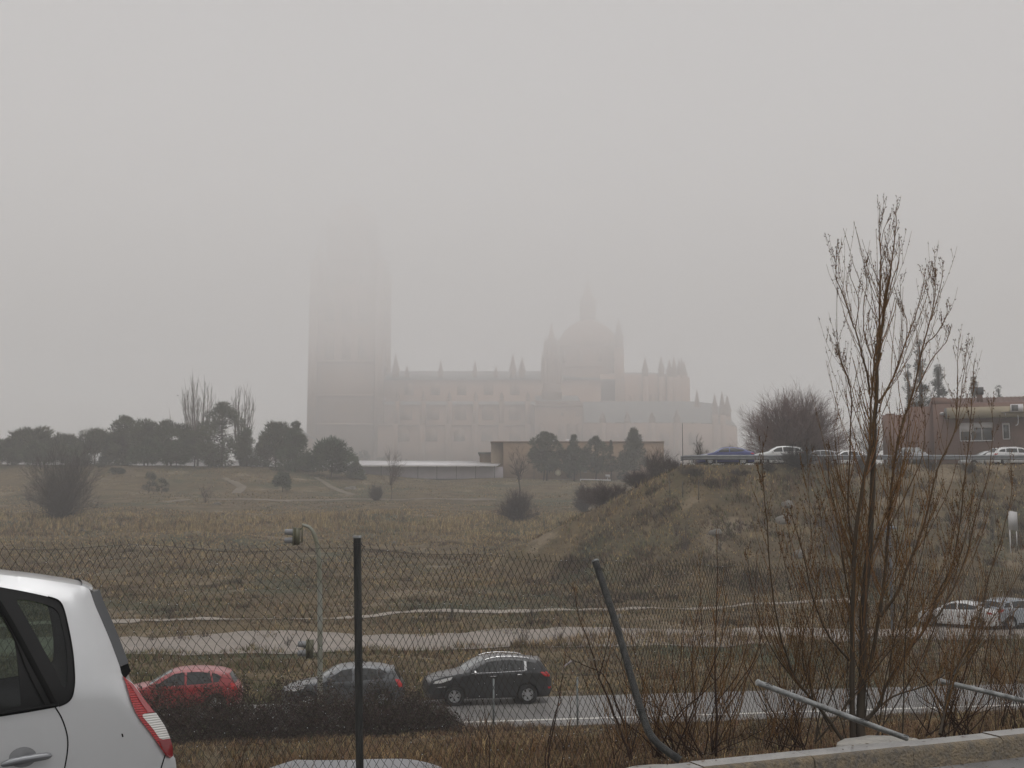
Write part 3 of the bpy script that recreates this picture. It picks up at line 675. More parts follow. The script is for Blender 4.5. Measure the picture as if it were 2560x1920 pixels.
    band = [p for i, p in enumerate(band) if not (i == 4 and x1 < 3.1)]
    quarter = M([(41.5, 1502), (45, 1499), (58, 1499), (87, 1504), (115.7, 1512), (135, 1519.6), (146.6, 1531), (152.4, 1548.5), (158, 1573.6), (164, 1608), (168, 1641), (169.7, 1679.7), (167.8, 1708.6), (162, 1718), (154, 1712.4), (142.7, 1685), (115.7, 1635), (77, 1564), (46, 1514)])
    dg = M([(4, 1542), (19, 1564), (36, 1603), (43, 1650), (49, 1700), (53, 1764), (0, 1774)])
    door = dg+[(2.86, dg[-1][1]-.03), (2.82, 1.53), (3.2, 1.52), (dg[0][0]-.12, 1.5)]
    front = [(1.42, 1.12), (1.68, 1.33), (1.98, 1.48), (2.5, 1.53), (2.72, 1.53), (2.76, dg[-1][1]-.035)]
    # door glass edge as a list without folding back
    body = G(); c.body(body, [band], .05)
    put('body', body, SILVER, root, sm=32); put('underside', c.under(G()), M_UNDER, root)
    for sg, nm in ((-1, 'near'), (1, 'far')):
        put('window_surround', c.panel(G(), np.array(band), sg, -.004, .05, [quarter, door, front], rim=.03), M_FRAME, root, sm=30)
        for poly, nm2 in ((quarter, 'quarter_window'), (door, 'rear_door_window'), (front, 'front_door_window')):
            put(nm2, c.panel(G(), np.array(poly), sg, -.012, .06), gl, root, sm=60)
        put('interior_lining', c.panel(G(), c.out*np.array([.985, .985])+np.array([.03, .02]), sg, -.07, .1, [quarter, door, front]), M_INT, root)
        # belt moulding under the door window, window seals, seams
        bl = np.array(M([(148, 1757), (134, 1757.5), (70, 1768), (0, 1779)])[::-1]); bl = np.concatenate([[(2.0, bl[0][1]-.07)], bl]); bh = np.array(M([(146, 1766), (134, 1769), (70, 1780), (0, 1791)])[::-1]); bh = np.concatenate([[(2.0, bh[0][1]-.07)], bh])
        g = G(); g.grid(np.stack([c.skin(bh, sg, .001), c.skin((bl+bh)/2, sg, .014), c.skin(bl, sg, .004)])); put('belt_moulding', g, M_SEAL, root, sm=60)
        def ribbon(nm, pts, wd, off, m, k=6):
            ln = catmull(np.array(pts, float), k); t = np.gradient(ln, axis=0); t /= np.linalg.norm(t, axis=1)[:, None]; nn = np.stack([-t[:, 1], t[:, 0]], 1)*wd/2
            g = G(); g.grid(np.stack([c.skin(ln+nn, sg, off-.004), c.skin(ln+nn*.6, sg, off), c.skin(ln-nn*.6, sg, off), c.skin(ln-nn, sg, off-.004)])); return put(nm, g, m, root, sm=60)
        ribbon('door_seal', M([(-30, 1470), (0, 1513), (40, 1580), (80, 1655), (115, 1720), (136, 1762)]), .022, .003, M_SEAL)
        ribbon('door_seal', M([(-20, 1500), (6, 1540), (40, 1606), (64, 1668), (92, 1725), (112, 1762)]), .007, .004, M_SEAL)
        ribbon('door_seam', M([(138, 1768), (153.7, 1794), (165, 1826), (169.5, 1853), (168, 1882.6), (161.6, 1920), (150, 1975), (120, 2040)]), .007, .002, M_SEAL)
        ribbon('door_seam', [(2.8, z0-.06), (2.84, .8), (2.8, .3)], .007, .002, M_SEAL)
        ribbon('bumper_seam', M([(413.6, 1888), (403, 1920), (392, 1960)]), .006, .002, M_SEAL)
        ribbon('window_edge', up[3:], .006, .003, M_SEAL)
        # tail lamp: red, clear and red sections
        tl = M([(309, 1691), (316.5, 1713), (325.5, 1747), (339, 1781), (352.6, 1803), (373, 1828), (395.6, 1860), (414, 1888), (425, 1896), (434, 1891), (433, 1867), (426, 1846), (412, 1815), (387.5, 1781), (360.7, 1747), (334, 1711.5)])
        wl = M([(356, 1787), (360, 1784), (391, 1782.5), (413, 1815), (427, 1847), (407, 1848.6), (398, 1845), (382, 1821.5), (357, 1792)])
        t = put('tail_light', c.panel(G(), np.array(tl), sg, .010, .03, [wl], rim=.05), M_RIB, root, sm=35)
        put('reversing_lens', c.panel(G(), np.array(wl), sg, .011, .03), M_RIBW, t, sm=35)
        put('lower_lens', c.panel(G(), np.array(M([(396.5, 1850), (427.5, 1849), (433, 1868), (433.5, 1890), (425, 1894), (415, 1886)])), sg, .0125, .03), M_RED2, t)
        put('outer_lens', c.panel(G(), np.array(M([(312, 1694), (333.5, 1713), (360, 1748), (386, 1780.5), (370, 1781.5), (350, 1752), (330, 1718)])), sg, .0125, .03), M_PINK, t)
        # door handle: a rounded bar over a flat disc, its colour darkened for the hollow's shade
        hx, hz = L(66, 1899); a = math.atan2(L(116, 1889.5)[1]-L(16, 1908)[1], L(116, 1889.5)[0]-L(16, 1908)[0])
        g = G(); an = np.linspace(0, 2*math.pi, 25)[:-1]; rx, rz_ = .052, .040
        cx, cz = L(57, 1893)
        rings = []
        for k, dep in ((1, .0015), (.8, -.010), (.5, -.020), (.1, -.024)):
            q = np.stack([cx+np.cos(an)*rx*k, cz+np.sin(an)*rz_*k+.0*k], 1); rings.append(c.skin(q, sg, dep+.001 if k < 1 else .0015))
        R_ = np.array(rings); R_ = R_.copy(); R_[:, :, 1] = R_[0, :, 1][None]*1.0+sg*np.array([0.0015, .002, .0022, .0024])[:, None]
        R_ = np.concatenate([R_, R_[:, :1]], 1); g.grid(R_); hd = put('door_handle', g, M_RECESS, root, sm=60)
        g = G(); u = np.linspace(-1, 1, 24); prof = np.sqrt(np.clip(1-np.abs(u)**5, 0, 1))
        yb = float(np.abs(c.skin(np.array([[hx, hz]]), sg)[0, 1]))
        px_ = hx+u*.098*math.cos(a); pz_ = hz+u*.098*math.sin(a)+.004*(1-u*u)
        ring = np.array([(math.cos(q), math.sin(q)) for q in np.linspace(0, 2*math.pi, 13)])
        A = np.stack([np.stack([px_+0*u, sg*(yb+.020+.013*q[0]*prof), pz_+.0155*q[1]*prof], -1) for q in ring]); g.grid(A); put('grip', g, M_HANDLE, hd, sm=80)
    # rear glass standing a little proud of the hatch, wiper end, roof spoiler
    gl_line = catmull(np.array(edge[:6]), 5); A = c.wrap(gl_line, -.995, .995, .038, 21)
    g = G(); g.grid(A[:, ::-1]); B = c.wrap(gl_line, -.995, .995, .0, 21)
    for k in (0, -1): g.grid(np.stack([A[:, k], B[:, k]])[:, ::(1 if k else -1)])
    g.grid(np.stack([A[0], B[0]])); g.grid(np.stack([A[-1], B[-1]]))
    put('rear_window', g, M_HATCH, root, sm=30)
    gl2 = catmull(np.array([edge[5], edge[6], (edge[6][0]+.012, edge[6][1]-.012)]), 4); A = c.wrap(gl2, -.995, .995, .036, 21); B = c.wrap(gl2, -.995, .995, .0, 21); g = G(); g.grid(A[:, ::-1])
    for k in (0, -1): g.grid(np.stack([A[:, k], B[:, k]])[:, ::(1 if k else -1)])
    put('hatch_trim', g, M_SEAL, root)
    sp = catmull(np.array([roof[-2], roof[-1], (edge[0][0]+.004, edge[0][1]+.010)]), 5); A = c.wrap(sp, -.97, .97, .010, 21); B = c.wrap(sp, -.97, .97, 0, 21); g = G(); g.grid(A[:, ::-1]); g.grid(np.stack([A[-1], B[-1]]))
    for k in (0, -1): g.grid(np.stack([A[:, k], B[:, k]])[:, ::(1 if k else -1)])
    put('roof_spoiler', g, SILVER, root, sm=40)
    put('windscreen', G().grid(c.wrap(c.seg(1.05, 1.88), -.9, .9, .006)[:, ::-1]), M_SHIELD, root, sm=60)
    hl = [(.08, .66), (.14, .74), (.4, .83), (.6, .87), (.56, .76), (.3, .66)]
    for sg in (-1, 1): put('headlight', c.panel(G(), np.array(hl), sg, .01, .06, rim=.03), M_WHTL, root, sm=40)
    for xw in c.wheels:
        for sg in (-1, 1): wheel(c, root, xw, sg, .32, 7)
    for sg in (-1, 1):
        y = sg*(float(c.hw(1.5, 1.1))+.12); g = G(); g.lathe([(0, -.11), (.06, -.09), (.085, -.02), (.085, .05), (.05, .1), (0, .11)], n=16, axis='y'); g.v = [v*np.array([.8, 1, 1.1])+np.array([1.52, y, 1.12]) for v in g.v]; put('wing_mirror', g, SILVER, root, sm=70)
    # seats
    for x, y in ((2.95, -.38), (2.95, 0), (2.95, .38), (1.95, -.38), (1.95, .38)):
        g = G(); g.box((x, y, .75), (.14, .36, .62), taper=.85); o = put('seat', g, M_INT, root)
        g = G(); g.box((x+.04, y, 1.14), (.08, .2, .15), taper=.8); put('headrest', g, M_INT, o)
    g = G(); g.box((3.6, 0, .86), (.8, 1.3, .03))
    put('parcel_shelf', g, M_INT, root)
    q = np.array(M([(303, 1834), (307, 1834), (309, 1842), (305, 1843)])); g = G(); g.add(c.skin(q, -1, .002), [[0, 1, 2, 3]]); put('leaf_speck', g, M_SEAL, root)  # small dark bit of leaf on the near side
def ribbed(name, col, dark, rough=.18):
    m = bpy.data.materials.new(name); m.use_nodes = True; n = m.node_tree.nodes; l = m.node_tree.links; b = n['Principled BSDF']
    b.inputs['Roughness'].default_value = rough; b.inputs['Coat Weight'].default_value = 1; b.inputs['Coat Roughness'].default_value = .05
    tc = n.new('ShaderNodeTexCoord'); w_ = n.new('ShaderNodeTexWave'); w_.bands_direction = 'Z'; w_.inputs['Scale'].default_value = 32; w_.inputs['Distortion'].default_value = .0
    l.new(tc.outputs['Object'], w_.inputs['Vector']); l.new(ramp(n, [(.1, dark), (.6, col)], w_.outputs['Fac'], l), b.inputs['Base Color'])
    bp = n.new('ShaderNodeBump'); bp.inputs['Strength'].default_value = .6; bp.inputs['Distance'].default_value = .004; l.new(w_.outputs['Fac'], bp.inputs['Height']); l.new(bp.outputs[0], b.inputs['Normal'])
    return m
M_RIB = ribbed('ribbed_red_lens', (.42, .02, .022), (.27, .012, .014)); M_RIBW = ribbed('ribbed_clear_lens', (.74, .72, .69), (.5, .48, .45))
M_RED2 = mat('deep_red_lens', (.20, .004, .010), .12, coat=1); M_PINK = mat('smoky_red_lens', (.34, .07, .075), .1, coat=1)
M_RECESS = mat('recess_shade', (.22, .222, .228), .5); M_HANDLE = mat('handle_grey', (.19, .195, .205), .32, metal=.4, coat=.5)
M_HATCH = mat('rear_glass', (.055, .055, .058), .22, spec=.9)
near_car()
# ---------------------------------------------------------------- the cathedral in the fog
M_STONE = mat('sandstone', (.22, .128, .085), .9, (.29, .18, .125), .25, detail=8)
M_STONE2 = mat('grey_stone', (.19, .118, .083), .9, (.265, .168, .12), .35)
M_SLATE = mat('lead_roof', (.10, .10, .098), .8, (.14, .138, .132), .4)
M_VOID = mat('dark_opening', (.03, .03, .032), .6); M_WIN = mat('fogged_window', (.225, .138, .095), .8)  # window tone set near the stone's, the fog's veil put into the colour
DC = 320.0; Dd = DC
def CX(px, d=None): return float(at(px, 950, d or Dd)[0])
def CZ(py, d=None): return float(at(1280, py, d or Dd)[2])
cath = thing('cathedral', 'huge pale stone cathedral with tall square tower and dome fading into the fog', 'cathedral', (0, DC, 14))
def cput(nm, g, m, par=cath, sm=None): return put(nm, g, m, par, sm=sm, world=(par is cath))
def pinnacle(g, x, y, z0, z1, r):
    """crocketed pinnacle: square shaft and a knobbly spirelet"""
    h = z1-z0; g.box((x, y, z0+h*.16), (r*2, r*2, h*.32)); g.box((x, y, z0+h*.34), (r*2.6, r*2.6, h*.05))
    pr = []
    for k in range(9):
        t = k/8; pr += [(r*1.05*(1-t)+.06, z0+h*(.36+.62*t)), (r*1.45*(1-t)+.10, z0+h*(.37+.62*t)), (r*.95*(1-t)+.05, z0+h*(.385+.62*t))]
    g.lathe(pr, (x, y, 0), 6)
def arch(g, x0, x1, z0, z1, y, dep=.6):
    w_ = (x1-x0)/2; a = np.linspace(0, math.pi, 9); pts = [(x0, z0), (x1, z0)]+[((x0+x1)/2+w_*math.cos(q), z1-w_+w_*1.0*math.sin(q)) for q in a]
    g.prism_y(pts, y-dep, y+.05)
# tower
Dd = 325.0
tx0, tx1 = CX(781), CX(951); tw = tx1-tx0; ty = DC+4; tc = ((tx0+tx1)/2, ty+tw/2)
zt = CZ(655); g = G(); g.box((tc[0], tc[1], (12+zt)/2), (tw, tw, zt-12), taper=.975)
tower = cput('tower', g, M_STONE)
Lc = np.array([0, DC, 14])
def sub(nm, g, m, par, sm=None):
    g.v = [v-Lc for v in g.v]; return put(nm, g, m, par, sm=sm)
g = G()
for py in (1062, 990, 905, 655): g.box((tc[0], tc[1], CZ(py)), (tw*(.985 if py < 900 else 1)+.9, tw+.9, .8))
for sx in (-1, 1):
    for sy in (-1, 1):
        g.box((tc[0]+sx*(tw/2-.2), tc[1]+sy*(tw/2-.2), (12+zt)/2), (2.4, 2.4, zt-12), taper=.9)
sub('cornice', g, M_STONE2, tower)
for za, zb in ((900, 835), (805, 740), (708, 668)):
    for k in range(3):
        xc = tx0+tw*(.25+.25*k); g = G(); arch(g, xc-1.25, xc+1.25, CZ(za), CZ(zb), ty-.02, .35); sub('belfry_opening', g, M_WIN, tower)
g = G(); s8 = tw*.40; z0 = zt; g.lathe([(s8*1.1, z0), (s8*1.1, z0+1), (s8, z0+1), (s8, CZ(560)), (s8*1.1, CZ(560)+.2), (s8*1.1, CZ(560)+1)]+[(s8*math.cos(a), CZ(560)+1+s8*.9*math.sin(a)) for a in np.linspace(0, 1.35, 8)]+[(2.0, CZ(530)+2), (2.0, CZ(500)), (1.2, CZ(500)+.3), (.1, CZ(462))], (tc[0], tc[1], 0), 8)
sub('tower_lantern', g, M_STONE, tower, 30)
for sx in (-1, 1):
    for sy in (-1, 1):
        g = G(); pinnacle(g, tc[0]+sx*tw*.44, tc[1]+sy*tw*.44, zt, CZ(600), .9); sub('pinnacle', g, M_STONE2, tower)
# nave, aisles, transept
Dd = 336.0
nx0, nx1 = tx1, CX(1560); zr = CZ(928, 345); g = G(); yN = DC+14
g.box2((nx0, yN, 12), (nx1, yN+22, CZ(952))); nave = cput('nave', g, M_STONE)
g = G(); g.prism([(0, 0)]*3, 0, 0) if False else None
gg = G(); gg.add([[nx0, yN-.6, CZ(952)], [nx1, yN-.6, CZ(952)], [nx1, yN+11, zr], [nx0, yN+11, zr], [nx0, yN+22.6, CZ(952)], [nx1, yN+22.6, CZ(952)]], [[0, 1, 2, 3], [3, 2, 5, 4], [0, 4, 5, 1]]); gg.add([[nx0, yN-.6, CZ(952)], [nx0, yN+11, zr], [nx0, yN+22.6, CZ(952)], [nx1, yN-.6, CZ(952)], [nx1, yN+11, zr], [nx1, yN+22.6, CZ(952)]], [[0, 1, 2], [3, 5, 4]])
cput('nave_roof', gg, M_SLATE)
Dd = 326.0; g = G(); yA = DC+6
g.box2((nx0+.02, yA, 12), (CX(1345), yN-.02, CZ(1012))); aisle = cput('aisle', g, M_STONE)
g = G(); g.add([[nx0, yA-.5, CZ(1012)], [CX(1345), yA-.5, CZ(1012)], [CX(1345), yN-.03, CZ(996)], [nx0, yN-.03, CZ(996)]], [[0, 1, 2, 3]]); sub('aisle_roof', g, M_SLATE, aisle)
Dd = 321.0; g = G(); yC = DC; g.box2((nx0+.03, yC, 12), (CX(1335), yA-.02, CZ(1066))); chap = cput('side_chapels', g, M_STONE)
g = G(); g.box2((nx0+.03, yC-.3, CZ(1066)), (CX(1335), yA-.02, CZ(1066)+.6)); sub('parapet', g, M_STONE2, chap)
bays = np.linspace(990, 1320, 6)
for i, px in enumerate(bays):
    x = CX(px); g = G(); g.box2((x-.8, yC-1.2, 12), (x+.8, yC-.02, CZ(1070)+1)); g.box2((x-.7, yA-1.4, CZ(1066)), (x+.7, yA-.02, CZ(1000))); cput('buttress', g, M_STONE2)
    g = G(); pinnacle(g, x, yA-.7, CZ(1000), CZ(972), .5); cput('pinnacle', g, M_STONE2)
Dd = 335.0
for px, py in ((990, 886), (1018, 915), (1102, 902), (1188, 903), (1240, 917), (1282, 886), (1305, 894)):
    g = G(); pinnacle(g, CX(px), yN-.3, CZ(945), CZ(py), .85 if py < 900 else .55); cput('pinnacle', g, M_STONE2)
for i, (a, b) in enumerate(zip(bays[:-1], bays[1:])):
    xm = CX((a+b)/2)
    g = G(); arch(g, xm-1.5, xm+1.5, CZ(1112), CZ(1080), yC-.0, .12); cput('window', g, M_WIN)
    g = G(); arch(g, xm-1.6, xm+1.6, CZ(1056), CZ(1022), yA-.0, .12); cput('window', g, M_WIN)
    g = G(); arch(g, xm-1.3, xm+1.3, CZ(988), CZ(958), yN-.0, .12); cput('window', g, M_WIN)
# transept front
Dd = 317.0
g = G(); g.box2((CX(1338), DC-4, 12), (CX(1452), yN+6, CZ(1018))); trans = cput('transept', g, M_STONE)
g = G(); g.box2((CX(1336), DC-4.4, CZ(1018)), (CX(1454), yN+6, CZ(1018)+.7)); g.box2((CX(1338), DC-3.9, CZ(1018)+.72), (CX(1452), yN+5, CZ(1003))); sub('cornice', g, M_STONE2, trans)
g = G(); xa, xb = CX(1340), CX(1450); g.add([[xa, DC-3.95, CZ(1003)], [xb, DC-3.95, CZ(1003)], [xb, yN, CZ(972)], [xa, yN, CZ(972)]], [[0, 1, 2, 3]]); sub('transept_roof', g, M_SLATE, trans)
for px in (1352, 1402, 1424, 1446):
    g = G(); arch(g, CX(px)-.9, CX(px)+.9, CZ(1100), CZ(1058), DC-4, .1); sub('window', g, M_WIN, trans)
for px in (1405, 1444):
    g = G(); arch(g, CX(px)-.45, CX(px)+.45, CZ(1040), CZ(1030), DC-4, .1); sub('window', g, M_WIN, trans)
# stair turret beside the dome
Dd = 321.0
g = G(); x = CX(1379); r = 2.7; g.lathe([(r, 12), (r, CZ(985)), (r*1.08, CZ(985)+.3), (r*.9, CZ(975)), (r*.86, CZ(900)), (r*.95, CZ(898)), (r*.7, CZ(890)), (r*.62, CZ(855)), (r*.7, CZ(853)), (.9, CZ(845)), (.15, CZ(808))], (x, DC+1, 0), 8)
for a in range(8):
    g.lathe([(.45, CZ(960)), (.42, CZ(905)), (.05, CZ(880))], (x+2.5*math.cos(a*.785), DC+1+2.5*math.sin(a*.785), 0), 5)
    g.lathe([(.35, CZ(890)), (.3, CZ(865)), (.04, CZ(842))], (x+1.9*math.cos(a*.785), DC+1+1.9*math.sin(a*.785), 0), 5)
cput('stair_turret', g, M_STONE2)
# dome
Dd = 344.0
dx0, dx1 = CX(1394), CX(1549); dr = (dx1-dx0)/2; dcx = (dx0+dx1)/2; dy = yN+11
g = G(); zd = CZ(872); g.lathe([(dr, 16), (dr, CZ(925)), (dr*1.04, CZ(924)), (dr*1.04, CZ(921)), (dr*.985, CZ(920)), (dr*.985, zd), (dr*1.03, zd+.2), (dr*1.03, zd+.9)]+[(dr*.97*math.cos(a)**1.35, zd+.9+(CZ(800)-zd-.5)*math.sin(a)) for a in np.linspace(.0, 1.26, 12)]+[(dr*.26, CZ(797)), (dr*.26, CZ(752)), (dr*.31, CZ(751)), (dr*.2, CZ(742)), (dr*.1, CZ(725)), (.25, CZ(700)), (.1, CZ(672))], (dcx, dy, 0), 20)
dome = cput('dome', g, M_STONE, sm=35)
for k in range(10):
    a = k*.628+.3; g = G(); arch(g, -.7, .7, CZ(912), CZ(882), 0, .2); g.v = [np.stack([v[:, 0], v[:, 1]-dr*.985+.05, v[:, 2]], 1) for v in g.v]
    g.v = [np.stack([v[:, 0]*math.cos(a)-v[:, 1]*math.sin(a)+dcx, v[:, 0]*math.sin(a)+v[:, 1]*math.cos(a)+dy, v[:, 2]], 1) for v in g.v]; sub('window', g, M_WIN, dome)
g = G(); g.box((CX(1541), yN+1, (16+CZ(880))/2), (2.6, 2.6, CZ(880)-16)); pinnacle(g, CX(1541), yN+1, CZ(880), CZ(808), 1.1); cput('stair_turret', g, M_STONE2)
g = G(); pinnacle(g, CX(1385), dy+9, CZ(900), CZ(812), 1.2); cput('pinnacle', g, M_STONE2)
# choir and apse
Dd = 336.0
cx1 = CX(1724, 345); g = G(); an = np.linspace(-math.pi/2, math.pi/2, 9); rr = 10.5; yc = yN+10.5
poly = [(CX(1500), yN)]+[(cx1-rr+rr*math.cos(a), yc+rr*math.sin(a)) for a in an]+[(CX(1500), yN+21)]
g.prism(poly, 12, CZ(938)); choir = cput('choir', g, M_STONE)
g = G(); zc = CZ(938); ap = (cx1-rr, yc, CZ(922)); pts = [(x, y, zc) for x, y in poly]; b0 = (CX(1555), yc, CZ(922)); V = pts+[ap, b0]; n0 = len(pts)
g.add(V, [[[0, 1, n0], ]+[[i, i+1, n0] for i in range(1, n0-2)]+[[n0-2, n0-1, n0]]]); g.add([pts[0], ap, b0, pts[-1]], [[[0, 1, 2], [3, 2, 1]]])
sub('choir_roof', g, M_SLATE, choir)
for px, py, yy in ((1610, 896, yN-.4), (1650, 893, yN-.4), (1671, 901, yN+.3), (1684, 892, yN+1.6), (1700, 897, yN+4), (1709, 891, yN+6), (1720, 894, yN+10)):
    g = G(); x = CX(px); g.box2((x-.75, yy-1.6, 12), (x+.75, yy, CZ(945))); pinnacle(g, x, yy-.7, CZ(945), CZ(py), .72); sub('pinnacle', g, M_STONE2, choir)
for px in (1565, 1592, 1630):
    g = G(); arch(g, CX(px)-1.2, CX(px)+1.2, CZ(1062), CZ(985), yN-.0, .15); sub('window', g, M_WIN, choir)
Dd = 334.0; g = G(); r2 = 19; ax1 = CX(1838, 345); yc2 = yN+11; an = np.linspace(-math.pi/2, math.pi/2, 13)
poly2 = [(CX(1455), yc2-r2)]+[(ax1-r2+r2*math.cos(a), yc2+r2*math.sin(a)) for a in an]+[(CX(1455), yc2+r2)]
g.prism(poly2, 12, CZ(1064)); amb = cput('ambulatory', g, M_STONE)
g = G(); q = [(x, y, CZ(1062)) for x, y in poly2]; r3 = 15
q2 = [(CX(1455), yc2-r3, CZ(1008))]+[(ax1-6-r3+r3*math.cos(a), yc2+r3*math.sin(a), CZ(1006)) for a in an]+[(CX(1455), yc2+r3, CZ(1008))]
g.grid(np.array([q, q2])); g.add(q2, [np.arange(len(q2))[None]]); sub('ambulatory_roof', g, M_SLATE, amb)
for px, py, yy in ((1738, 976, yc2-13), (1778, 990, yc2-15.5), (1800, 980, yc2-13), (1820, 987, yc2-8), (1832, 982, yc2-2), (1500, 1035, yc2-r2), (1560, 1035, yc2-r2), (1620, 1035, yc2-r2), (1680, 1030, yc2-r2)):
    g = G(); x = CX(px); zz = CZ(1040) if px > 1700 else CZ(1064); g.box2((x-.75, yy-1.5, 12), (x+.75, yy+.4, zz)); pinnacle(g, x, yy-.6, zz, CZ(py), .72); sub('pinnacle', g, M_STONE2, amb)
for px in (1480, 1530, 1590, 1650, 1720):
    g = G(); arch(g, CX(px)-1.2, CX(px)+1.2, CZ(1118), CZ(1082), yc2-r2, .12); sub('window', g, M_WIN, amb)
# low houses at its foot
Dd = 320.0
hs_ = thing('old_house', 'low pale house with a sloping roof at the foot of the cathedral tower', 'house', (CX(745), DC-10, 14))
g = G(); g.box2((CX(700), DC-14, 12), (CX(800), DC-5, CZ(1092, DC-10))); put('wall', g, M_STONE, hs_, world=True)
g = G(); z0, z1 = CZ(1092, DC-10), CZ(1066, DC-10); a, b = CX(694), CX(806); g.add([[a, DC-14.6, z0], [b, DC-14.6, z0-.5], [b, DC-4.4, z0-.5], [a, DC-4.4, z0], [CX(720), DC-9.5, z1], [CX(765), DC-9.5, z1-.3]], [[[0, 1, 5, 4], [2, 3, 4, 5]], [[1, 2, 5], [3, 0, 4]], [[0, 3, 2, 1]]]); put('roof', g, M_SLATE, hs_, world=True)
# ---------------------------------------------------------------- school hall below the cathedral
M_TAN = mat('tan_brick', (.23, .155, .10), .85, (.28, .19, .125), .8)
M_TAN2 = mat('pale_tan', (.30, .22, .15), .85, (.33, .25, .17), 1.2)  # side wall in a paler tan than the front
M_WHITE = mat('white_paint', (.62, .60, .61), .7, (.72, .70, .71), .8)
M_LILAC = mat('pale_lilac_wall', (.34, .31, .33), .8, (.40, .36, .385), .7)
M_DKMET = mat('dark_metal', (.03, .03, .033), .5)
def zat(px, py, d): return at(px, py, d)
D1 = 240.0
hall = thing('hall', 'flat roofed tan brick hall behind a row of conifers', 'hall', (zat(1440, 1205, D1)[0], D1, 9))
def X1(px): return (px-1280)/FPX*D1*1.0
def Z1(py, d=D1): return float(at(1280, py, d)[2])
g = G(); g.box2((X1(1258), D1, 8), (X1(1660), D1+22, Z1(1106))); put('wall', g, M_TAN, hall, world=True)
g = G(); g.box2((X1(1227), D1+2, 8), (X1(1258)-.01, D1+20, Z1(1107))); put('side_wall', g, M_TAN2, hall, world=True)
g = G(); g.box2((X1(1226), D1-.15, Z1(1106)), (X1(1661), D1+22, Z1(1106)+.22)); put('roof_edge', g, M_STONE2, hall, world=True)
g = G(); g.box2((X1(1198), D1+4, 8), (X1(1226.8), D1+14, Z1(1132))); an_ = put('annexe', g, M_TAN, hall, world=True)
g = G(); g.box2((X1(1194), D1+3, Z1(1132)), (X1(1228), D1+14, Z1(1128))); put('annexe_roof', g, M_SLATE, hall, world=True)
g = G(); g.box2((X1(1416), D1+3, Z1(1106)+.2), (X1(1428), D1+5, Z1(1102)+.5)); put('roof_box', g, M_WHITE, hall, world=True)
g = G(); g.box2((X1(1459), D1-.12, Z1(1182)), (X1(1467), D1-.02, Z1(1163))); put('window', g, M_LILAC, hall, world=True)
# pavilion with a white roof and the wall along the playground
pav = thing('pavilion', 'long low pale pavilion with a white flat roof left of the tan hall', 'pavilion', (X1(1060), D1+2, 9.5))
g = G(); g.box2((X1(850), D1+.2, 8), (X1(1276), D1+1.0, Z1(1167))); put('wall', g, M_LILAC, pav, world=True)
g = G(); g.add([[X1(868), D1-1.4, Z1(1166.5)], [X1(1240), D1-1.4, Z1(1167.5)], [X1(1262), D1+6, Z1(1152)-.1], [X1(868), D1+6, Z1(1150)]]+[[X1(868), D1-1.4, Z1(1163)], [X1(1244), D1-1.4, Z1(1164)], [X1(1262), D1+6, Z1(1152)+.2], [X1(868), D1+6, Z1(1150)+.2]], [[3, 2, 1, 0], [4, 5, 6, 7], [0, 1, 5, 4], [1, 2, 6, 5], [2, 3, 7, 6], [3, 0, 4, 7]]); put('roof', g, M_WHITE, pav, world=True)
g = G(); g.box2((X1(850), D1-.2, 8), (X1(1276), D1+.18, Z1(1197))); put('plinth', g, M_DKMET, pav, world=True)
for px in (908, 956, 1000, 1047, 1094, 1142, 1190, 1237):
    p = thing('lamp_post', 'x', 'x') if False else None
    g = G(); g.tube([(X1(px), D1-1.8, 9.3), (X1(px), D1-1.8, Z1(1166))], .06, 6); put('roof_post', g, M_DKMET, pav, world=True)
gw = tag(put('playground_wall', (lambda g: [g.box2((X1(-80), D1+4, 8), (X1(846), D1+4.4, Z1(1152))), g.box2((X1(-80), D1+3.9, Z1(1152)), (X1(846), D1+4.5, Z1(1150)))] and g)(G()), M_WHITE), 'long white wall glimpsed between the trunks of the pine wood', 'wall')
# goal, globe lamp, lamp poles, board
goal = thing('goal', 'white football goal in front of the tan hall', 'goal', (X1(1488), 231, 9.4))
gz = float(T(X1(1488), 231)); a0, a1 = at(1451, 1199, 231), at(1527, 1201, 231)
g = G(); g.tube([(a0[0], 231, gz-.1), (a0[0], 231, a0[2])], .09, 8); put('goalpost', g, M_WHITE, goal, world=True)
g = G(); g.tube([(a1[0]-1.1, 231, gz-.1), (a1[0]-1.1, 231, a1[2])], .09, 8); put('goalpost', g, M_WHITE, goal, world=True)
g = G(); g.tube([a0+np.array([-.05, 0, .05]), a1+np.array([0, 0, .05])], .10, 8); put('crossbar', g, M_WHITE, goal, world=True)
p = at(1395, 1182, 233); lampg = thing('globe_lamp', 'round white globe lamp on a pole beside the first conifer', 'lamp', (p[0], 233, 9.4))
g = G(); g.tube([(p[0]-.6, 233, 9), (p[0]-.6, 233, p[2]+.4), (p[0]-.1, 233, p[2]+.6)], .05, 6); put('pole', g, M_DKMET, lampg, world=True)
g = G(); g.lathe([(.62*math.sin(a), -.62*math.cos(a)) for a in np.linspace(0, math.pi, 10)], (p[0], 233, p[2]), 12); put('globe', g, mat('globe_glass', (.75, .68, .52), .3), lampg, world=True, sm=180)
for px, lab in ((1335, 'thin dark playground pole left of the first conifer'), (1452, 'thin dark playground pole between the second conifer and the goal')):
    q = at(px, 1205, 236); g = G(); g.tube([(q[0], 236, 9), (q[0], 236, q[2]+3.3)], .045, 6); tag(put('playground_pole', g, M_DKMET), lab, 'pole')
p = at(1519, 1190, 239.6); g = G(); g.box((p[0], 239.6, p[2]), (.9, .1, .55)); g.box((p[0], 239.58, p[2]-.9), (.1, .1, 1.4)); tag(put('small_sign', g, M_WHITE), 'small white board on the hall wall behind the goal', 'sign')
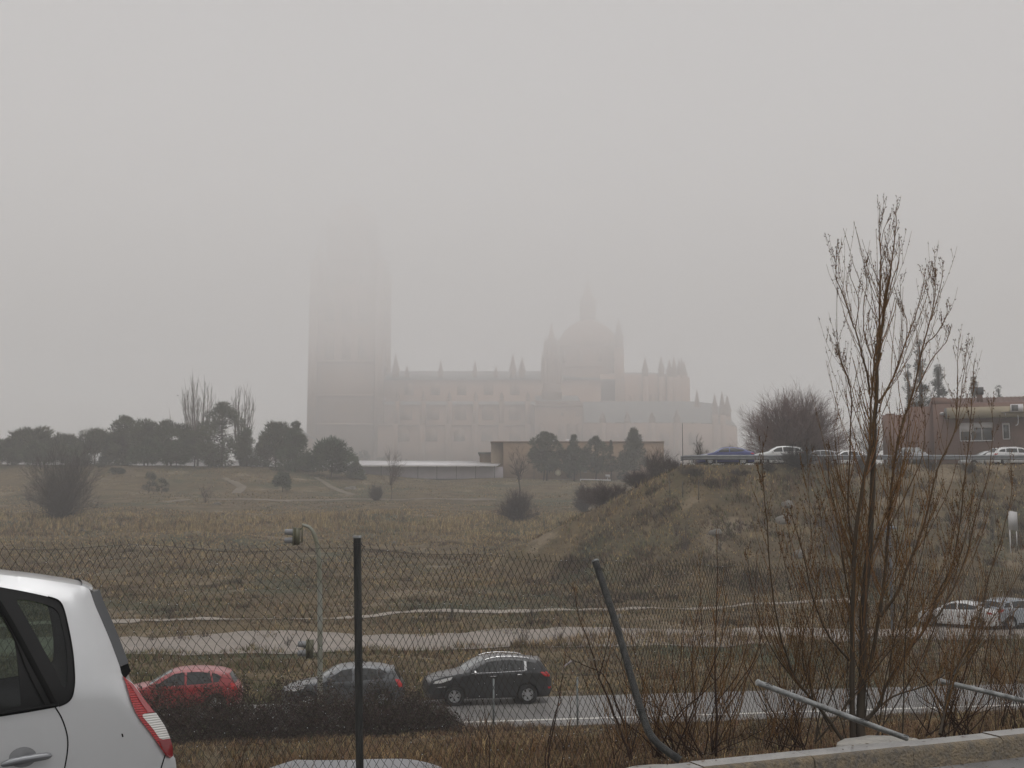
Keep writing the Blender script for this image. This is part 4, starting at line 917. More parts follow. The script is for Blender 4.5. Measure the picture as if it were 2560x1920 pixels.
# ---------------------------------------------------------------- brick house on the right
D2 = 122.0
def X2(px): return (px-1280)/FPX*D2
def Z2(py, d=D2): return float(at(1280, py, d)[2])
M_BRICK = bpy.data.materials.new('red_brick'); M_BRICK.use_nodes = True
n = M_BRICK.node_tree.nodes; l = M_BRICK.node_tree.links; b = n['Principled BSDF']; b.inputs['Roughness'].default_value = .85
tc = n.new('ShaderNodeTexCoord'); mp = n.new('ShaderNodeMapping'); mp.inputs['Rotation'].default_value = (math.pi/2, 0, 0); l.new(tc.outputs['Object'], mp.inputs[0])
bt = n.new('ShaderNodeTexBrick'); bt.inputs['Scale'].default_value = 4.0; bt.inputs['Color1'].default_value = (.15, .082, .06, 1); bt.inputs['Color2'].default_value = (.185, .10, .075, 1); bt.inputs['Mortar'].default_value = (.17, .12, .095, 1); bt.inputs['Mortar Size'].default_value = .012
l.new(mp.outputs[0], bt.inputs['Vector']); l.new(bt.outputs[0], b.inputs['Base Color'])
M_TILE = mat('roof_tiles', (.13, .075, .06), .8, (.19, .11, .09), 2, stretch=(6, 1, 1))
M_CREAM = mat('cream_render', (.34, .29, .20), .85, (.40, .34, .24), .8)
hz0 = 6.2
house = thing('brick_house', 'red brick house with a cream balcony band and tiled roof on the right embankment', 'house', (X2(2420), D2, hz0))
g = G(); g.box2((X2(2218), D2+1.5, hz0-.5), (X2(2290)-.01, D2+11, Z2(1030))); g.box2((X2(2226), D2+1.6, Z2(1030)), (X2(2250), D2+8, Z2(1026))); put('low_wing', g, M_BRICK, house, world=True)
g = G(); g.box2((X2(2283), D2+1.2, hz0-.5), (X2(2344)-.01, D2+11.2, Z2(1011))); put('stair_wing', g, M_BRICK, house, world=True)
g = G(); g.box2((X2(2342), D2+.4, hz0-.5), (X2(2800), D2+12, Z2(1008))); g.prism_y([(X2(2340.), Z2(1008)), (X2(2340.), Z2(991)), (X2(2372), Z2(991)), (X2(2400), Z2(1008))], D2+.42, D2+11.9); put('wall', g, M_BRICK, house, world=True)
g = G(); za, zb = Z2(1033), Z2(990); V = [[X2(2376), D2-.7, za], [X2(2810), D2-.7, za], [X2(2810), D2+5.5, zb+.3], [X2(2372), D2+5.5, zb+.3]]; V += [[x, y, z-.18] for x, y, z in V]; g.add(V, [[0, 1, 2, 3], [7, 6, 5, 4], [0, 4, 5, 1], [1, 5, 6, 2], [2, 6, 7, 3], [3, 7, 4, 0]])
for k in range(44):
    f = k/43; x = X2(2380)+(X2(2806)-X2(2380))*f; g.tube([(x, D2-.72, za+.03), (x, D2+5.4, zb+.33)], .06, 5)
roof = put('roof', g, M_TILE, house, world=True)
g = G(); cxp = X2(2460); g.box((cxp, D2+4, Z2(985)), (.55, .55, 1.3)); ch = put('chimney', g, M_BRICK, house, world=True)
g = G(); g.box((0, 0, 0), (.8, .8, .75)); g.v = [v+np.array([cxp, D2+4, Z2(969)]) for v in g.v]; put('chimney_cap', g, M_DKMET, house, world=True)
g = G(); g.box2((X2(2373), D2-.9, Z2(1046)), (X2(2800), D2+.38, Z2(1020))); put('balcony_band', g, M_CREAM, house, world=True)
g = G(); g.box2((X2(2368), D2-.92, Z2(1046)), (X2(2373)-.01, D2+.38, Z2(1021))); put('band_end', g, M_SLATE, house, world=True)
def win(x0, x1, py0, py1, nm='window', blind=None, split=2):
    g = G(); a, b_, c_, d_ = X2(x0), X2(x1), Z2(py1), Z2(py0)
    g.box2((a, D2+.30, c_), (b_, D2+.385, d_)); o = put(nm, g, M_GLASS2, house, world=True); L0 = np.array(house.location)
    g = G()
    for xx in np.linspace(a, b_, split+1): g.box2((xx-.05, D2+.22, c_), (xx+.05, D2+.29, d_))
    for zz in (c_, d_): g.box2((a, D2+.225, zz-.05), (b_, D2+.295, zz+.05))
    g.v = [v-L0 for v in g.v]; put('window_frame', g, M_WHITE, o)
    if blind:
        for x2, x3, pb in blind:
            g = G(); g.box2((X2(x2), D2+.23, Z2(pb)), (X2(x3), D2+.28, d_-.02)); g.v = [v-L0 for v in g.v]; put('roller_blind', g, M_WHITE, o)
M_GLASS2 = mat('window_glass', (.10, .105, .11), .1, spec=.8)
win(2404, 2480, 1058, 1102, blind=[(2405, 2436, 1079), (2437, 2479, 1070)], split=3)
win(2504, 2519, 1060, 1099, blind=[(2504, 2519, 1064)], split=1)
win(2560, 2600, 1060, 1100, split=2)
g = G(); g.tube([(X2(2524), D2+.3, hz0), (X2(2524), D2+.3, Z2(1046))], .06, 6); put('drain_pipe', g, M_BRICK, house, world=True)
p = at(2542, 1023, D2-1.2); g = G(); g.box((p[0], p[1], p[2]), (1.15, .5, .75)); ac = put('air_conditioner', g, M_WHITE, house, world=True)
g = G(); g.lathe([(.0, -.005), (.3, -.005), (.3, .02)], (p[0]-.2, p[1]-.26, p[2]), 14, axis='y'); g.box((p[0]-.2, p[1]-.255, p[2]), (.6, .01, .6)); g.v = [v-np.array(house.location) for v in g.v]; put('fan_grille', g, M_SLATE, ac)
p = at(2357, 1033, D2+.2); g = G(); g.lathe([(.0, -.15), (.2, -.1), (.25, .05), (.1, .16), (0, .18)], tuple(p), 10); put('wall_lamp', g, M_WHITE, house, world=True, sm=60)
p = at(2514, 1036, D2-1); g = G(); g.lathe([(0, 0), (.25, .06), (.42, .16)], (p[0], p[1], p[2]), 12); g.tube([p, p+np.array([.1, .3, -.4])], .04, 5); put('satellite_dish', g, M_WHITE, house, world=True)
p = at(2543, 1040, D2-1); g = G(); g.tube(spline([p, p+np.array([.02, 0, -.5]), p+np.array([-.05, 0, -.95]), p+np.array([-.25, 0, -1.05])], 12), .04, 6); put('hose', g, M_WHITE, house, world=True)
house.rotation_euler = (0, 0, -R(17))   # its front looks down the valley
# ---------------------------------------------------------------- guardrail, traffic light, lamps, signs
gr = thing('guardrail', 'grey steel guardrail along the top of the right embankment', 'guardrail', (16, 98.4, 6))
g = G(); xs_ = np.linspace(at(1703, 1165, 98.4)[0], 45, 90); sec = [(-.02, .40), (-.09, .46), (-.09, .54), (-.02, .58), (-.02, .62), (-.09, .66), (-.09, .74), (-.02, .80)]
zg = np.array([float(T(x, 98.6, False)) for x in xs_]); bend = .35*np.exp(-((xs_-xs_[0])/.7)**2)
g.grid(np.array([[[x, 98.4+q+bb, z+h-.05*bb] for q, h in sec] for x, z, bb in zip(xs_, zg, bend)]))
put('rail', g, mat('galvanised_rail', (.17, .18, .19), .5, (.25, .26, .27), 2, metal=.4), gr, world=True, sm=40)
for i, x in enumerate(np.arange(xs_[0]+.9, 44, 2.0)):
    g = G(); z = float(T(x, 98.5)); g.box((x, 98.48, z+.25), (.1, .12, 1.1)); put('rail_post', g, M_GALV, gr, world=True)
M_OLIVE = mat('olive_paint', (.075, .075, .04), .5, (.12, .115, .065), 1.5, bump=.2)
M_POLEW = mat('peeling_pole_paint', (.30, .31, .28), .5, (.13, .125, .065), 1.1, stretch=(1, 1, .35))
M_HOOD = mat('signal_visor', (.20, .205, .21), .4)
DT = 38.6
tb = on(800, DT); tl = thing('traffic_light', 'traffic light seen from the side on a curved pole rising from the brambles', 'traffic light', tuple(tb))
pts = [at(801, 1790, DT), at(800, 1600, DT), at(799, 1440, DT), at(795, 1375, DT), at(786, 1338, DT), at(774, 1319, DT), at(755, 1312, DT)]
pts[0] = np.array([pts[0][0], DT, tb[2]-.2]); q = spline(pts, 50)
g = G(); g.tube(q, np.concatenate([np.linspace(.085, .075, 25), np.linspace(.075, .045, 25)]), 12); put('pole', g, M_POLEW, tl, world=True, sm=60)
def signal(px, py, hgt, arm_to):
    c = at(px, py, DT); s = hgt/2
    g = G(); g.box((c[0]+.09, DT, c[2]), (.17, .24, hgt)); g.box((c[0]+.0, DT, c[2]), (.03, .46, hgt+.04))
    o = put('signal_head', g, M_OLIVE, tl, world=True); L0 = np.array(tl.location)
    for k in (1, -1):
        g = G(); zc = c[2]+k*hgt*.23
        g.lathe([(.115, 0), (.095, .28), (.088, .28), (.108, 0)], (0, 0, 0), 18, axis='x', a0=math.pi*.5-2.6, a1=math.pi*.5+2.6)
        g.v = [np.stack([c[0]-.02-v[:, 0], DT+v[:, 1], zc+v[:, 2]+.06*v[:, 0]*k], 1)-L0 for v in g.v]
        put('visor', g, M_HOOD, o, sm=60)
        g = G(); g.lathe([(0, -.035), (.10, -.012)], (0, 0, 0), 14, axis='x'); g.v = [v+np.array([c[0]-.0, DT, zc])-L0 for v in g.v]; put('lens', g, M_VOID, o, sm=60)
    g = G()
    for a in arm_to: g.tube([np.array(z_) for z_ in a], .022, 6)
    put('bracket', g, M_OLIVE, tl, world=True)
c = at(738, 1340, DT); e = at(756, 1313, DT); signal(736, 1341, .53, [[e, e+np.array([0, 0, -.55])], [e+np.array([0, 0, -.1]), c+np.array([.1, 0, .2])], [e+np.array([0, 0, -.52]), c+np.array([.1, 0, -.2])]])
c = at(770, 1622, DT); e = at(797, 1640, DT); signal(769, 1622, .56, [[e, e+np.array([-.25, 0, 0])]])
M_LGREY = mat('lamp_grey', (.11, .125, .14), .45, (.15, .165, .18), 3)
DL = 39.5; lb_ = on(2240, DL); sl_ = thing('street_lamp', 'slim grey street lamp behind the branches of the bare tree', 'street lamp', tuple(lb_))
lt_ = at(2240, 1330, DL); g = G(); g.tube(spline([(lb_[0], DL, lb_[2]-.1), (lb_[0], DL, lb_[2]+3), (lb_[0], DL, lt_[2]-.2), (lb_[0]-.08, DL, lt_[2]), (lb_[0]-.25, DL, lt_[2]+.06)], 30), np.linspace(.055, .032, 30), 10); put('pole', g, M_LGREY, sl_, world=True, sm=60)
hc = at(2219, 1321, DL); g = G(); g.lathe([(0, -.32), (.07, -.29), (.11, -.1), (.11, .12), (.06, .28), (0, .3)], (0, 0, 0), 14, axis='x'); g.v = [np.stack([v[:, 0], v[:, 1], v[:, 2]*np.where(v[:, 2] > 0, .9, .45)], 1)+hc for v in g.v]; put('lamp_head', g, M_LGREY, sl_, world=True, sm=60)
M_STAKE = mat('grey_stake', (.16, .18, .18), .5, (.22, .235, .235), 5, metal=.3)
for px, pyt, lab in ((1234, 1697, 'short grey steel stake by the road in front of the black car'), (1444, 1692, 'short grey steel stake by the road right of the black car'), (2556, 1712, 'short grey steel stake by the road at the right edge')):
    d = 39.0 if px < 2000 else 42.5; b_ = on(px, d); t_ = at(px, pyt, d); g = G(); h = t_[2]-b_[2]+.2; g.box((b_[0], d, b_[2]-.2+h/2), (.06, .05, h)); g.box((b_[0], d-.03, b_[2]-.2+h/2), (.012, .03, h)); tag(put('marker_stake', g, M_STAKE), lab, 'stake', 'steel stakes along the road')
# information board on the slope
DB = 87.0
b0, b1 = at(2531, 1274, DB), at(2531, 1330, DB); sg_ = thing('notice_board', 'white notice board on two legs standing on the grassy slope', 'sign', tuple(on(2528, DB)))
g = G(); q = math.radians(40); cx_, cz_ = b0[0], (b0[2]+b1[2])/2; hh = (b0[2]-b1[2])-.25
g.box((0, 0, 0), (1.25, .05, hh), q); g.v = [np.stack([v[:, 0], v[:, 1], v[:, 2]+v[:, 0]*-.10], 1)+np.array([cx_, DB, cz_]) for v in g.v]; put('board', g, mat('board_white', (.48, .47, .47), .5, (.56, .55, .55), 6), sg_, world=True)
for s in (-1, 1):
    lx, ly = cx_+s*.48*math.cos(q), DB+s*.48*math.sin(q)+.05; gz = float(T(lx, ly)); g = G(); g.tube([(lx, ly, gz-.2), (lx, ly, cz_-.3)], .04, 6); put('leg', g, M_WHITE, sg_, world=True)
# thin mast at the end of the guardrail, broken fence stakes on the slope
p = at(1707, 1165, 97); g = G(); t_ = at(1706, 1058, 97); g.tube([(p[0], 97, float(T(p[0], 97))-.2), (t_[0], 97, t_[2])], [.035, .02], 6); tag(put('thin_mast', g, M_DKMET), 'thin dark mast where the guardrail ends', 'mast')
for i, (px, py0, py1, d, lab) in enumerate(((1674, 1203, 1262, 95, 'dark fence stake lowest on the slope under the guardrail end'), (1706, 1203, 1252, 94, 'dark fence stake in the middle of the slope under the guardrail end'), (1746, 1200, 1258, 93, 'dark fence stake highest on the slope under the guardrail'), (1603, 1203, 1265, 112, 'dark stake among the bushes left of the embankment'))):
    t_ = at(px, py0, d); x = t_[0]; g = G(); g.tube([(x, d, float(T(x, d))-.3), (t_[0]+.02, d, t_[2])], .035, 6); tag(put('fence_stake', g, M_DKMET), lab, 'stake', 'old fence stakes on the slope')
# ---------------------------------------------------------------- vegetation tools
def tubes(g, P, Rd, n=3, col=None):
    """many thin branches at once: P (N, m, 3), Rd (N, m)"""
    P = np.asarray(P, float); N, m = P.shape[:2]
    t = np.gradient(P, axis=1); t /= np.linalg.norm(t, axis=-1, keepdims=True)+1e-9
    ref = np.where(np.abs(t[..., 2:3]) > .8, np.array([1., 0, 0]), np.array([0, 0, 1.]))
    a = np.cross(t, ref); a /= np.linalg.norm(a, axis=-1, keepdims=True)+1e-9; b = np.cross(t, a)
    an = np.arange(n)*2*math.pi/n
    V = P[:, :, None]+Rd[:, :, None, None]*(np.cos(an)[:, None]*a[:, :, None]+np.sin(an)[:, None]*b[:, :, None])
    base = np.arange(N)[:, None, None]*(m*n); i = np.arange(m-1)[None, :, None]*n; j = np.arange(n)[None, None]; k = (j+1) % n
    F = np.stack([base+i+j, base+i+k, base+i+n+k, base+i+n+j], -1).reshape(-1, 4)
    C = None if col is None else np.repeat(np.asarray(col, float).reshape(N, 3), m*n, 0)
    return g.add(V.reshape(-1, 3), F, C)
def unit(v): return v/(np.linalg.norm(v, axis=-1, keepdims=True)+1e-9)
def leaves(g, C, D, ln, wd, col):
    """one small triangle per leaf or needle tuft: centre, direction"""
    N = len(C); r = RNG.normal(size=(N, 3)); s = unit(np.cross(D, r))*np.asarray(wd).reshape(-1, 1)/2
    V = np.stack([C-s, C+s, C+D*np.asarray(ln).reshape(-1, 1)], 1).reshape(-1, 3)
    return g.add(V, np.arange(N*3).reshape(-1, 3), np.repeat(col, 3, 0))
def grow(P0, D, L, m, bend=0., wob=.06, up=0.):
    """curved shoots: start, direction, length"""
    N = len(P0); t = np.linspace(0, 1, m)[None, :, None]; L = np.asarray(L).reshape(-1, 1, 1)
    P = P0[:, None]+D[:, None]*L*t
    P = P+np.array([0, 0, 1.])*(up*L*t**2)
    w_ = RNG.normal(size=(N, m, 3)); w_[:, 0] = 0; w_ = np.cumsum(w_, 1)/math.sqrt(m)
    return P+w_*wob*L*t**.5
def children(P, k, t0, t1):
    """k start points along each shoot; returns points, local directions, index"""
    N, m = P.shape[:2]; t = RNG.uniform(t0, t1, (N, k)); f = t*(m-1); i = np.minimum(f.astype(int), m-2); fr = (f-i)[..., None]
    ii = np.arange(N)[:, None]; A = P[ii, i]*(1-fr)+P[ii, i+1]*fr; d = unit(P[ii, i+1]-P[ii, i])
    return A.reshape(-1, 3), d.reshape(-1, 3), np.repeat(np.arange(N), k), t.reshape(-1)
def side(d, ang):
    r = RNG.normal(size=d.shape); s = unit(np.cross(d, r)); return unit(d*np.cos(ang)+s*np.sin(ang))
def jitcol(N, c, v=.25):
    c = np.array(c); return c*(1+v*RNG.uniform(-1, 1, (N, 1)))*(1+.06*RNG.uniform(-1, 1, (N, 3)))
def bare_bush(name, label, cat, base, w, h, n=26, tw=9, col=(.075, .058, .05), rad=.02, lean=.35, trunk=None, group=None, fine=1., up=.1, lift=0.):
    """leafless shrub or small tree whose twigs fill a rounded outline"""
    root = thing(name, label, cat, tuple(base), group=group); g = G(); c = np.array(col)
    h0 = lift*h
    az = RNG.uniform(0, 2*math.pi, n); el = RNG.uniform(.12, 1, n)**.75
    lob = .62+.62*noise(np.cos(az)*2.1+el*1.7, np.sin(az)*2.1+el*2.3, 1, int(abs(base[0]*7))%997); hz = np.sqrt(1-el**2*.92)*RNG.uniform(.6, 1, n)*np.minimum(lob, 1.06)
    tip = np.stack([np.cos(az)*w/2*hz, np.sin(az)*w/2*hz, h0+(h-h0)*el*RNG.uniform(.8, 1, n)*np.clip(lob+.15, .7, 1)], 1)
    st = np.stack([RNG.normal(0, .06*w*(0.2 if lift else 1), n), RNG.normal(0, .06*w*(.2 if lift else 1), n), np.full(n, h0-.05 if lift else -.1)], 1)
    t = np.linspace(0, 1, 8)[None, :, None]; mid = st*.5+tip*.5; mid[:, :2] = st[:, :2]*.72+tip[:, :2]*.28 if lean < 1 else mid[:, :2]
    P = (1-t)**2*st[:, None]+2*t*(1-t)*mid[:, None]+t**2*tip[:, None]
    w_ = np.cumsum(RNG.normal(size=P.shape), 1)*.012*h; w_[:, 0] = 0; P = P+w_
    L = np.linalg.norm(tip-st, axis=1); r0 = rad*(.6+.6*RNG.random(n))
    tubes(g, P, r0[:, None]*np.linspace(1, .25, 8)[None], 4, jitcol(n, c*.85))
    if lift:
        gt = G(); gt.tube(spline([(0, 0, -.2), (.02*h, 0, h0*.5), (0, 0, h0+.1)], 8), np.linspace(rad*2.6, rad*1.9, 8), 7, col=c*.8); put('trunk', gt, M_LEAF, root, sm=60)
    A, d, ix, tt = children(P, tw, .25, 1); D = unit(side(d, RNG.uniform(.35, .8, (len(d), 1)))+np.array([0, 0, up])); Q = grow(A, D, L[ix]*(.42-.2*tt)*RNG.uniform(.6, 1.2, len(ix)), 5, wob=.09, up=.12)
    tubes(g, Q, (r0[ix]*.42)[:, None]*np.linspace(1, .4, 5)[None], 3, jitcol(len(Q), c))
    A, d, ix2, tt = children(Q, max(1, int(5*fine)), .2, 1); D = unit(side(d, RNG.uniform(.3, .8, (len(d), 1)))+np.array([0, 0, up])); Q2 = grow(A, D, L[ix][ix2]*.13*RNG.uniform(.5, 1.3, len(ix2)), 4, wob=.1, up=.1)
    tubes(g, Q2, np.full((len(Q2), 4), rad*.24)*np.linspace(1, .5, 4)[None], 3, jitcol(len(Q2), c*1.1))
    put('branches', g, M_LEAF, root); return root
def pine(name, label, base, w, h, kind_='round', group=None, col=(.062, .075, .040), n=46, per=150, trunk=.2, stems=1):
    root = thing(name, label, 'tree', tuple(base), group=group); g = G(); gt = G(); bark = (.055, .042, .034)
    for s in range(stems):
        o = (s-(stems-1)/2)*.09*w; gs = gt if s == 0 else G()
        gs.tube(spline([(o, 0, -.3), (o*1.1+.02*w, 0, h*.3), (o*.8-.01*w, 0, h*.6), (0, 0, h*.93)], 12), np.linspace(.022*h, .006*h, 12), 7, col=bark)
        if s: put('trunk', gs, M_LEAF, root)
    z0 = trunk*h; nz = []
    if kind_ == 'round':
        az = RNG.uniform(0, 6.28, n); u = RNG.uniform(-.75, 1, n); r = RNG.uniform(.62, .97, n); s = np.sqrt(1-u*u)
        zc = z0+(h-z0)*.45; C = np.stack([np.cos(az)*s*w/2*r, np.sin(az)*s*w/2*r, zc+u*r*np.where(u > 0, (h-zc)*1.0, (zc-z0)*1.1)], 1)
        cr = np.full(n, .17*w)*RNG.uniform(.7, 1.25, n)
    else:
        zt = RNG.random(n)**(1.25 if kind_ == 'cone' else .9); az = RNG.uniform(0, 6.28, n)
        prof = (1-zt)**(.95 if kind_ == 'cone' else .55)
        if kind_ == 'column': prof = np.sin(np.clip(.25+zt*2.9, 0, math.pi))**.7
        rr = prof*w/2*np.where(RNG.random(n) < .75, RNG.uniform(.75, 1.05, n), RNG.uniform(.2, .7, n)); C = np.stack([np.cos(az)*rr, np.sin(az)*rr, z0+(h-z0)*zt*.97], 1)
        cr = (.10*w+.08*w*(1-zt))*RNG.uniform(.7, 1.2, n)
    ix = np.repeat(np.arange(n), per); N = len(ix); d = unit(RNG.normal(size=(N, 3))); d[:, 2] = d[:, 2]*.75
    out = unit(C-np.array([0, 0, z0+(h-z0)*.35])); P = C[ix]+d*(cr[ix]*RNG.uniform(.35, 1.0, N)**.6)[:, None]
    D = unit(d*.7+out[ix]*.5+np.array([0, 0, .35 if kind_ == 'round' else .05])+RNG.normal(size=(N, 3))*.35)
    cc = (np.array(col)*(1+.45*RNG.uniform(-1, 1, (n, 1)))*np.array([1+.15*random.uniform(-1, 1), 1, 1]))[ix]*(1+.25*RNG.uniform(-1, 1, (N, 1)))
    leaves(g, P, D, cr[ix]*RNG.uniform(.35, .75, N), cr[ix]*.13, cc)
    # limbs reaching into the clumps
    tz = np.clip(C[:, 2]-.25*np.linalg.norm(C[:, :2], axis=1), z0*.8, h*.92); st = np.stack([0*tz, 0*tz, tz], 1); t = np.linspace(0, 1, 4)[None, :, None]
    tubes(gt, st[:, None]*(1-t)+C[:, None]*t, np.full((n, 4), .006*h)*np.linspace(1, .4, 4), 3, np.tile(np.array(bark), (n, 1)))
    put('trunk', gt, M_LEAF, root); put('crown', g, M_LEAF, root); return root
def spot(px, d, ptop, wpx):
    """ground point, width and height of a plant from its place in the photograph"""
    b = on(px, d); return b, wpx/FPX*d, float(at(px, ptop, d)[2]-b[2])
# ---------------------------------------------------------------- wood on the left ridge
PW = 'pines of the wood on the left ridge'
for px, top, wpx, d, kd, lab in (
    (18, 1105, 66, 231, 'round', 'round pine cut by the left edge of the picture'),
    (81, 1073, 82, 236, 'round', 'tall round pine second from the left edge'),
    (90, 1110, 60, 228, 'round', 'low pine standing before the tall second pine'),
    (134, 1100, 50, 233, 'round', 'small round pine over the big bare bush'),
    (163, 1089, 62, 237, 'round', 'round pine behind the big bare bush on the left'),
    (186, 1122, 58, 229, 'round', 'low front pine right behind the big bare bush'),
    (235, 1084, 76, 233, 'round', 'round pine with white gaps showing under its crown'),
    (290, 1086, 60, 236, 'round', 'pine filling the gap before the pointed pine'),
    (309, 1046, 84, 233, 'column', 'tall pine with a pointed tip left of the middle of the wood'),
    (360, 1058, 70, 237, 'round', 'broad flat topped pine right of the pointed pine'),
    (368, 1112, 66, 229, 'round', 'low front pine at the middle of the wood edge'),
    (427, 1060, 80, 235, 'round', 'broad round pine left of the bare poplars'),
    (440, 1112, 56, 229, 'round', 'low front pine under the broad round pine'),
    (486, 1078, 56, 234, 'round', 'pine at the foot of the wide bare poplar'),
    (553, 1014, 96, 231, 'column', 'tallest dark conifer between the two bare poplars'),
    (616, 1072, 52, 233, 'cone', 'narrow cone shaped conifer under the slender bare poplar'),
    (650, 1100, 40, 236, 'cone', 'small conifer between the narrow cone and the twin crown pine'),
    (688, 1062, 76, 231, 'round', 'twin crown pine left of the spiky spruce'),
    (738, 1060, 80, 229, 'cone', 'spiky spruce in front of the cathedral tower'),
    (828, 1104, 84, 224, 'round', 'single bushy pine right of the wood below the tower'),
    (889, 1145, 40, 226, 'cone', 'small conical tree by the end of the white pavilion'),
    (706, 1180, 34, 200, 'round', 'tiny pine tree alone on the slope below the wood')):
    b, w_, h_ = spot(px, d, top, wpx); pine('pine_tree', lab, b, w_*1.18, h_*1.04, kd, PW, trunk=.06 if kd != 'round' else (.10 if px != 235 else .24), n=58 if kd == 'round' else 84, per=150 if kd == 'round' else 120)
HT = 'conifers in front of the tan hall'
for px, top, wpx, kd, st_, lab in ((1363, 1083, 82, 'column', 2, 'broad conifer with two trunks in front of the tan hall'), (1435, 1092, 68, 'cone', 1, 'second conifer of the row by the tan hall, left of the goal'),
    (1490, 1096, 66, 'column', 1, 'conifer standing right over the white goal'), (1528, 1103, 30, 'cone', 1, 'thinnest conifer of the row, right of the goal'), (1585, 1074, 80, 'cone', 1, 'tallest pointed conifer at the right end of the row')):
    b, w_, h_ = spot(px, 233, top, wpx); pine('conifer_tree', lab, b, w_*.98, h_*1.03, kd, HT, trunk=.26, n=95, per=130, stems=st_, col=(.062, .070, .044))
HB = 'conifers behind the brick house'
for px, top, wpx, d, kd, lab in ((2311, 838, 66, 150, 'cone', 'tall slim spruce behind the brick house and the bare tree'), (2280, 905, 56, 152, 'cone', 'smaller spruce left of the tall slim one'), (2356, 905, 84, 150, 'cone', 'wide drooping cedar behind the house wall'), (2445, 932, 56, 148, 'cone', 'spruce top showing left of the chimney'), (2507, 962, 56, 148, 'cone', 'small wispy conifer top over the tiled roof')):
    b, w_, h_ = spot(px, d, top, wpx); pine('conifer_tree', lab, b, w_*1.15, h_, kd, HB, trunk=.08, n=90, per=90, col=(.05, .055, .05))
# bare poplars over the wood
def poplar(label, px, d, top, wpx, n=14, pb=1165):
    b, w_, h_ = spot(px, d, top, wpx); root = thing('bare_poplar', label, 'tree', tuple(b), group='bare poplars over the pine wood'); g = G(); c = (.11, .088, .075)
    az = RNG.uniform(0, 6.28, n); rr = w_/2*np.sqrt(RNG.random(n)); st = np.stack([rr*.1*np.cos(az), rr*.1*np.sin(az), np.full(n, h_*.18)*RNG.uniform(.3, 1.2, n)], 1)
    tip = np.stack([rr*np.cos(az), rr*np.sin(az), h_*(1-.28*(rr/(w_/2))**1.5)*RNG.uniform(.86, 1, n)], 1); t = np.linspace(0, 1, 9)[None, :, None]; mid = np.stack([tip[:, 0]*.75, tip[:, 1]*.75, st[:, 2]*.6+tip[:, 2]*.4], 1)
    P = (1-t)**2*st[:, None]+2*t*(1-t)*mid[:, None]+t**2*tip[:, None]+np.cumsum(RNG.normal(size=(n, 9, 3)), 1)*.006*h_
    tubes(g, P, np.full((n, 9), .10)*np.linspace(1, .3, 9), 4, jitcol(n, c))
    A, d_, ix, tt = children(P, 13, .25, 1); D = unit(side(d_, RNG.uniform(.2, .5, (len(d_), 1)))+np.array([0, 0, .5])); Q = grow(A, D, h_*.15*RNG.uniform(.4, 1.2, len(ix)), 4, wob=.05, up=.15)
    tubes(g, Q, np.full((len(Q), 4), .034)*np.linspace(1, .5, 4), 3, jitcol(len(Q), c))
    gt = G(); gt.tube([(0, 0, -.3), (0, 0, h_*.2), (0, 0, h_*.5)], [.26, .2, .1], 7, col=c); put('trunk', gt, M_LEAF, root); put('branches', g, M_LEAF, root)
poplar('wide fan shaped bare poplar rising over the pine wood', 494, 240, 940, 104, 30)
poplar('slender bare poplar right of the tallest dark conifer', 602, 240, 955, 50, 17)
poplar('small bare tree top peeping over the broad round pine', 417, 242, 1034, 22, 5)
poplar('thin bare tree top behind the second pine from the left', 110, 242, 1058, 28, 5)
# bare bushes and small trees, further off
BB = 'bare shrubs on the waste ground'
DK = (.048, .038, .036); RB = (.085, .058, .052); GY = (.09, .078, .068)
bare_bush('bare_shrub', 'big bare bush with a dark dense foot at the left edge of the field', 'bush', *spot(152, 152, 1120, 240), n=84, tw=15, col=(.066, .054, .05), rad=.042, group=BB)
bare_bush('bare_shrub', 'low dark thicket at the foot of the big bare bush on the left', 'bush', *spot(150, 149, 1222, 100), n=80, tw=14, col=DK, rad=.03, group=BB)
bare_bush('bare_shrub', 'round dark reddish bush in the middle of the field', 'bush', *spot(1293, 148, 1230, 118), n=115, tw=16, col=(.052, .035, .035), rad=.027, group=BB)
bare_bush('bare_shrub', 'small oval dark bush beside the far path', 'bush', *spot(940, 188, 1211, 42), n=80, tw=12, col=DK, rad=.03, group=BB)
bare_bush('bare_tree', 'reddish bare sapling with a fine crown before the pavilion', 'tree', *spot(977, 189, 1116, 88), n=24, tw=9, col=(.10, .07, .065), rad=.03, lift=.28, group=BB)
bare_bush('bare_tree', 'forked bare sapling in front of the corner of the tan hall', 'tree', *spot(1297, 186, 1118, 76), n=13, tw=7, col=(.06, .048, .042), rad=.05, lift=.42, group=BB)
bare_bush('bare_shrub', 'small bare shrub on the slope left of centre', 'bush', *spot(514, 182, 1198, 42), n=12, tw=7, col=RB, rad=.03, group=BB)
bare_bush('bare_shrub', 'dark round bush left of the big reddish thicket', 'bush', *spot(1461, 160, 1218, 66), n=90, tw=14, col=DK, rad=.035, group=BB)
bare_bush('bare_shrub', 'wide reddish thicket at the foot of the right embankment', 'bush', *spot(1518, 104, 1210, 175), n=120, tw=15, col=(.08, .054, .05), rad=.028, group=BB)
bare_bush('bare_shrub', 'dark thicket climbing the end of the embankment', 'bush', *spot(1598, 101, 1180, 100), n=100, tw=14, col=(.07, .05, .047), rad=.026, group=BB)
bare_bush('bare_shrub', 'tall thin bare scrub right of the conifer row', 'bush', *spot(1648, 112, 1120, 120), n=70, tw=13, col=(.085, .066, .06), rad=.026, group=BB)
bare_bush('bare_shrub', 'bare scrub standing left of the guardrail end', 'bush', *spot(1682, 100, 1148, 80), n=80, tw=12, col=(.08, .06, .055), rad=.02, group=BB)
bare_bush('bare_shrub', 'low dark shrub behind the bonnet of the blue car', 'bush', *spot(1760, 108, 1128, 90), n=50, tw=10, col=(.06, .045, .035), rad=.02, group=BB)
